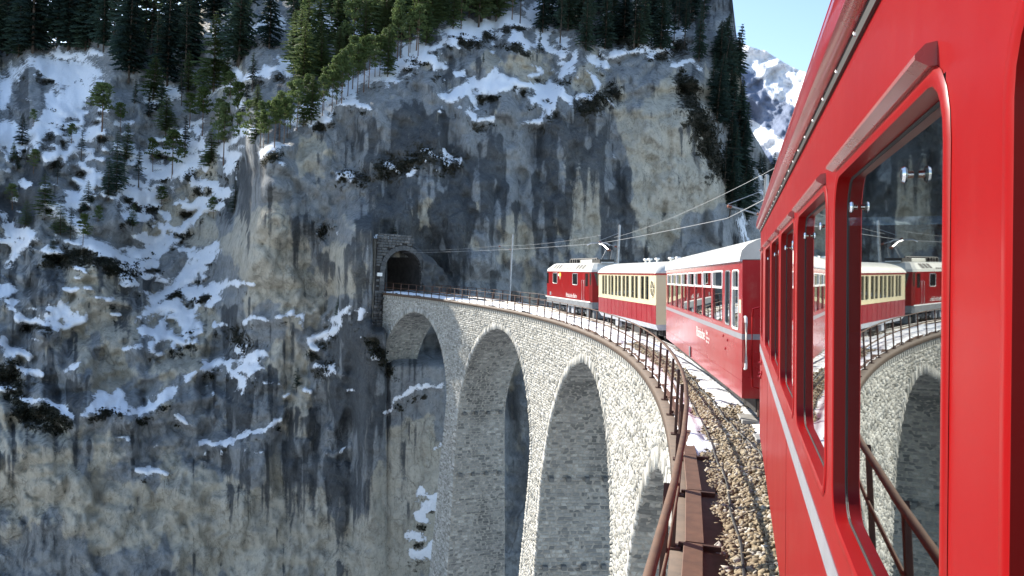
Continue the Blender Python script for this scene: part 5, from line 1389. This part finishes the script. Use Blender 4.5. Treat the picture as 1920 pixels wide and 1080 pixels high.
def pine_mesh(seed, bare=0.45, R_=0.17, n=46):
    """crown of height 1: irregular tufts on a few limbs high on a bare stem"""
    rs = np.random.RandomState(seed); V = []; F = []
    for i in range(n):
        f = rs.rand() ** .8; z = bare + (0.98 - bare) * f
        prof = math.sin(math.pi * min(1, .18 + .82 * f) ** .8) ** .6
        a = rs.rand() * 6.283; r = R_ * prof * (0.25 + .8 * rs.rand())
        c = np.array([r * math.cos(a), r * math.sin(a), z]); sz = .045 * (.7 + .7 * rs.rand())
        for k in range(26):
            d = rs.randn(3); d[2] = d[2] * .6 + .15; d /= np.linalg.norm(d); q = c + d * sz * np.array([1.25, 1.25, .65]) * rs.rand() ** .4
            u = rs.randn(3); u /= np.linalg.norm(u); v = np.cross(d, u); s_ = .017 * (.7 + .7 * rs.rand())
            n0 = len(V); V += [q - u * s_, q + v * s_ * .7 + d * s_, q + u * s_, q - v * s_ * .7]; F += [(n0, n0 + 1, n0 + 2), (n0, n0 + 2, n0 + 3)]
    return np.array(V), np.array(F)

def trunk_mb(seed, top, r0, limbs=0, bare=.4):
    rs = np.random.RandomState(seed); mb = MB(); pts = []; p = np.zeros(3)
    for k in range(7):
        t = k / 6; pts.append((math.sin(t * 3 + seed) * .008 * t, math.cos(t * 2.3 + seed) * .008 * t, -.04 + t * (top + .04)))
    mb.tube(pts, [r0 * (1 - .82 * k / 6) for k in range(7)], 6)
    for i in range(limbs):
        z = bare * .6 + (top - bare * .6) * rs.rand(); a = rs.rand() * 6.28; L = .05 + .09 * rs.rand()
        mb.tube([(0, 0, z), (L * math.cos(a), L * math.sin(a), z + L * .25)], [r0 * .28, r0 * .1], 4, False)
    return mb

def me_np(name, V, F, mat):
    o = np_mesh(name, V, F, mat); me = o.data; bpy.data.objects.remove(o); return me
def me_mb(name, mb, mat):
    o = mb.build(name, mat); me = o.data; bpy.data.objects.remove(o); return me
KIND = {}
def kind(k, crown, mat, trunk, bark): KIND[k] = (me_np("crown", *crown, M[mat]), me_mb("trunk", trunk, M[bark]))
for i in range(6):
    kind(('S', i), spruce_mesh(50 + i, .165 + .02 * (i % 3), .07 + .05 * (i % 2), 1.0, .2 + .06 * (i % 3)), 'spruce', trunk_mb(i, .97, .012, 6, .1), 'bark')
    kind(('G', i), spruce_mesh(80 + i, .20 + .025 * (i % 3), .12 + .06 * (i % 2), .95, .3, .25, .75), 'pine', trunk_mb(10 + i, .97, .012, 8, .15), 'bark')
for i in range(5):
    kind(('P', i), pine_mesh(20 + i, .40 + .06 * (i % 3), .15 + .02 * (i % 2), 44 + 6 * (i % 3)), 'pine', trunk_mb(20 + i, .95, .011, 14, .4), 'barkr')
    kind(('T', i), spruce_mesh(120 + i, .105, .34, .8, .55, .30, .7), 'spruce', trunk_mb(30 + i, .97, .011, 16, .3), 'bark')
trnd = random.Random(77)
NTREE = 0
ZONES = {
 "dark wood at the top left": [(70, "tall dark spruce crowding the top left corner behind the snowfield"), (200, "tall dark spruce on the skyline straight above the left snowfield"), (320, "dark blue spruce standing right of the left snowfield"), (430, "dark spruce on the skyline above the snow capped crag"), (999, "dark spruce in the shade directly left of the bright wood")],
 "bright wood on the ridge slope": [(650, "bright green conifer at the left end of the sunlit wood"), (750, "bright green conifer in the middle of the sunlit wood"), (850, "bright green conifer near the upper end of the sunlit ridge"), (9999, "green conifer where the sunlit wood meets the summit snow")],
 "pines along the snowy ridge": [(560, "slim bare stemmed pine on the low left end of the snowy ridge"), (680, "slim bare stemmed pine halfway up the snowy ridge"), (9999, "slim bare stemmed pine high on the snowy ridge")],
 "dark wood on the cliff summit": [(1090, "dark spruce above the pale boulder on the summit snow"), (1200, "dark spruce in the middle of the summit among snow patches"), (1290, "dark spruce above the tan buttress on the summit"), (9999, "dark spruce at the right corner of the summit against the sky")]}
def tree(px, py, hpx, k, label, name=None, group=None, wide=1.0, lean=0.0, sink=0.25):
    global NTREE
    k = (k, trnd.randrange(5)) if isinstance(k, str) else k
    p = ground(px, py); H = hpx * p[1] / FPX
    nm = name or {'S': 'spruce_tree', 'G': 'spruce_tree', 'P': 'pine_tree', 'T': 'spruce_tree'}[k[0]]
    if group in ZONES:
        z_ = ZONES[group]; label = next(l for lim, l in z_ if px < lim)
    o = empty(nm, (p[0], p[1] + .3, p[2] - sink)); tag(o, label, "tree", group)
    rz = trnd.uniform(0, 6.28)
    for me, n_ in ((KIND[k][1], "trunk"), (KIND[k][0], "crown")):
        c = bpy.data.objects.new(n_, me); link(c, o)
        c.matrix_basis = Matrix.Rotation(lean, 4, 'Y') @ Matrix.Rotation(rz, 4, 'Z') @ Matrix.Diagonal((H * wide, H * wide, H, 1))
    NTREE += 1
    return o

ONE = [
 (190, 252, 100, 'P', "broad green pine on the rock knoll under the left snowfield", 1.5), (40, 275, 66, 'S', "small dark spruce on the ledge at the lower edge of the left snowfield", 1.3),
 (133, 268, 42, 'P', "little pine right of the small dark spruce on the left ledge", 1.3), (80, 412, 92, 'G', "yellow green spruce leaning over the snow at the left edge", 1.2),
 (129, 462, 78, 'T', "thin spare spruce on the snow shelf at the left", 1.2), (153, 468, 72, 'P', "thin crooked pine beside the spare spruce on the left shelf", 1.1),
 (215, 362, 120, 'S', "tall dark spruce standing in the middle of the snowy gully", 1.0), (200, 372, 80, 'S', "shorter dark spruce touching the tall one in the snowy gully", 1.2), (258, 354, 80, 'T', "thin dark spruce alone on the gully snow", 1.4),
 (320, 344, 104, 'P', "umbrella shaped pine with a bare stem in the gully", 1.3), (377, 262, 100, 'P', "upright pine above the snowy rock rim", 1.0), (408, 274, 92, 'P', "pine just right of the upright one above the rock rim", 1.0),
 (418, 318, 132, 'P', "tall slender pine with long bare stem at the gully's right side", .9), (310, 258, 85, 'G', "bushy yellow green spruce above the umbrella pine", 1.4), (275, 240, 74, 'T', "faint bluish spruce left of the bushy one", 1.3),
 (162, 395, 60, 'S', "low dark spruce beside the rock in the left gully", 1.5), (398, 178, 160, 'G', "tall bright spruce rising over the snow capped crag", 1.1), (352, 176, 84, 'G', "medium bright spruce left of the tall one over the crag", 1.2),
 (424, 165, 62, 'G', "small bright spruce right of the tall one over the crag", 1.1), (437, 398, 66, 'S', "dark bushy spruce at the foot of the cliff edge", 1.4), (740, 450, 48, 'T', "small dark spruce growing right above the tunnel mouth", 1.6),
 (632, 590, 40, 'S', "tiny dark spruce on the cliff left of the tunnel", 1.3), (555, 742, 56, 'T', "faint grey spruce on the ledge below the tunnel level", 1.6), (355, 240, 70, 'P', "low pine on the rim left of the upright pine", 1.4), (445, 250, 100, 'P', "pine on the snowy rim nearest the cliff edge", 1.0),
 (30, 318, 26, 'G', "tiny green spruce on the crag at the far left", 1.6), (95, 480, 40, 'S', "dark low spruce hanging over the left overhang", 1.8), (1010, 110, 60, 'T', "thin bare spruce beside the pale boulder on the summit", 1.0),
 (905, 120, 30, 'T', "dead looking little spruce under the summit snow", 1.0), (480, 215, 60, 'G', "young spruce beside the snow capped crag", 1.3)]
for px, py, h, k, lb, wd in ONE: tree(px, py, h, k, lb, wide=wd)

gl = "slender little conifer scattered on the broken snowy slope at the left"
for px, py, h in ((20, 300, 40), (60, 330, 55), (105, 345, 48), (60, 240, 40), (150, 300, 60), (235, 300, 75), (180, 430, 50), (245, 430, 52), (285, 325, 70), (300, 390, 46), (345, 300, 88), (355, 370, 50), (395, 330, 90), (400, 410, 46), (20, 395, 55), (45, 430, 60), (110, 440, 66), (340, 200, 80), (285, 190, 90), (250, 215, 70), (300, 225, 80), (430, 220, 90), (460, 240, 90), (375, 205, 80), (225, 250, 60), (470, 175, 80)):
    tree(px, py, h, trnd.choice('PPTGT'), gl, "pine_tree" , "little conifers on the left slope", trnd.uniform(1.0, 1.5), trnd.uniform(-.06, .06))

# pines with bare stems standing on the snow along the ridge
gl = "slim pine with bare stem on the snowy ridge above the cliff"
for px in range(455, 800, 9):
    by = np.interp(px, [455, 500, 548, 600, 660, 720, 770, 800], [300, 282, 262, 222, 186, 146, 116, 104]) + trnd.uniform(-20, 4)
    tree(px + trnd.uniform(-5, 5), by, trnd.uniform(78, 122), 'P' if trnd.random() < .75 else 'G', gl, "pine_tree", "pines along the snowy ridge", trnd.uniform(.8, 1.1))
# bright wood on the slope behind the ridge
gl = "bright green spruce in the dense wood on the ridge slope"
for i in range(72):
    px = trnd.uniform(545, 965); lo_ = np.interp(px, [545, 700, 800, 960], [205, 112, 68, 40])
    tree(px, lo_ - trnd.random() * (lo_ + 15), trnd.uniform(95, 150), 'G' if trnd.random() < .8 else 'P', gl, 'spruce_tree', "bright wood on the ridge slope", trnd.uniform(.9, 1.35))
# dark wood on the skyline at the top left
gl = "dark spruce in the tall wood on the skyline at the top left"
for i in range(74):
    px = trnd.uniform(-40, 560); lo_ = np.interp(px, [-60, 0, 100, 190, 230, 300, 420, 560], [125, 118, 98, 98, 165, 190, 130, 110])
    tp = np.interp(px, PTOP[0], PTOP[1]) + 4
    tree(px, max(tp, -15, lo_ - trnd.random() * (lo_ - tp + 5)), trnd.uniform(150, 260), 'S' if trnd.random() < .7 else 'T', gl, None, "dark wood at the top left", trnd.uniform(.75, 1.05))
gl = "dark spruce among the snow patches on the summit of the cliff"
for i in range(80):
    px = 975 + 375 * trnd.random() ** .8; lo_ = np.interp(px, [960, 1050, 1150, 1250, 1345], [40, 90, 120, 120, 150])
    tree(px, lo_ - trnd.random() ** .8 * (lo_ + 30), trnd.uniform(95, 165), 'S' if trnd.random() < .6 else 'T', gl, None, "dark wood on the cliff summit", trnd.uniform(.8, 1.1))
gl = "black green spruce clinging to the steep right edge of the cliff"
for i in range(52):
    py = 96 + i * 6.2 + trnd.uniform(-8, 8); px = np.interp(py, [80, 200, 300, 400], [1352, 1362, 1375, 1378]) + trnd.uniform(-26, 30) * (0.5 + .5 * math.sin(py * .05) ** 2)
    tree(px, py, trnd.uniform(45, 120), 'S' if trnd.random() < .75 else 'T', gl, None, "spruces down the right edge of the cliff", trnd.uniform(1.0, 1.7), trnd.uniform(-.05, .16))
gl = "small dark spruce on the shaded slope right of the cliff"
for px, py, h in ((1404, 350, 50), (1418, 372, 46), (1432, 345, 60), (1446, 360, 60), (1400, 415, 40), (1442, 420, 50), (1425, 330, 50), (1452, 330, 50)):
    tree(px, py, h, 'S', gl, None, "spruces on the slope right of the cliff", 1.2)

# heather and dwarf pine hanging over the ledges
rs = np.random.RandomState(31); w = BU * (PY > 20) * (PX > -60) * (PX < 1420); w = np.clip(w - .45, 0, 1); w = w / w.sum()
idx = rs.choice(w.size, 3600, p=w.ravel()); C0 = P3.reshape(-1, 3)[idx]
nl = 9; n = len(idx)
sz = (0.18 + .42 * rs.rand(n) ** 2)[:, None, None]
dv_ = rs.randn(n, nl, 3); dv_ /= np.linalg.norm(dv_, axis=2, keepdims=True); dv_[..., 1] = -np.abs(dv_[..., 1])
Q = C0[:, None] + dv_ * sz * np.array([1.3, .8, .7]) * rs.rand(n, nl, 1) ** .5
u = rs.randn(n, nl, 3); u /= np.linalg.norm(u, axis=2, keepdims=True); v_ = np.cross(dv_, u); s_ = sz * .34
VV = np.stack([Q - u * s_, Q + v_ * s_ * .8 + dv_ * s_, Q + u * s_, Q - v_ * s_ * .8], 2).reshape(-1, 3)
o = np_mesh("heather", VV, np.arange(n * nl * 4).reshape(-1, 4), M['scrub']); tag(o, "dark heather and dwarf pine hanging over the rock ledges", "shrubs", kind='stuff')
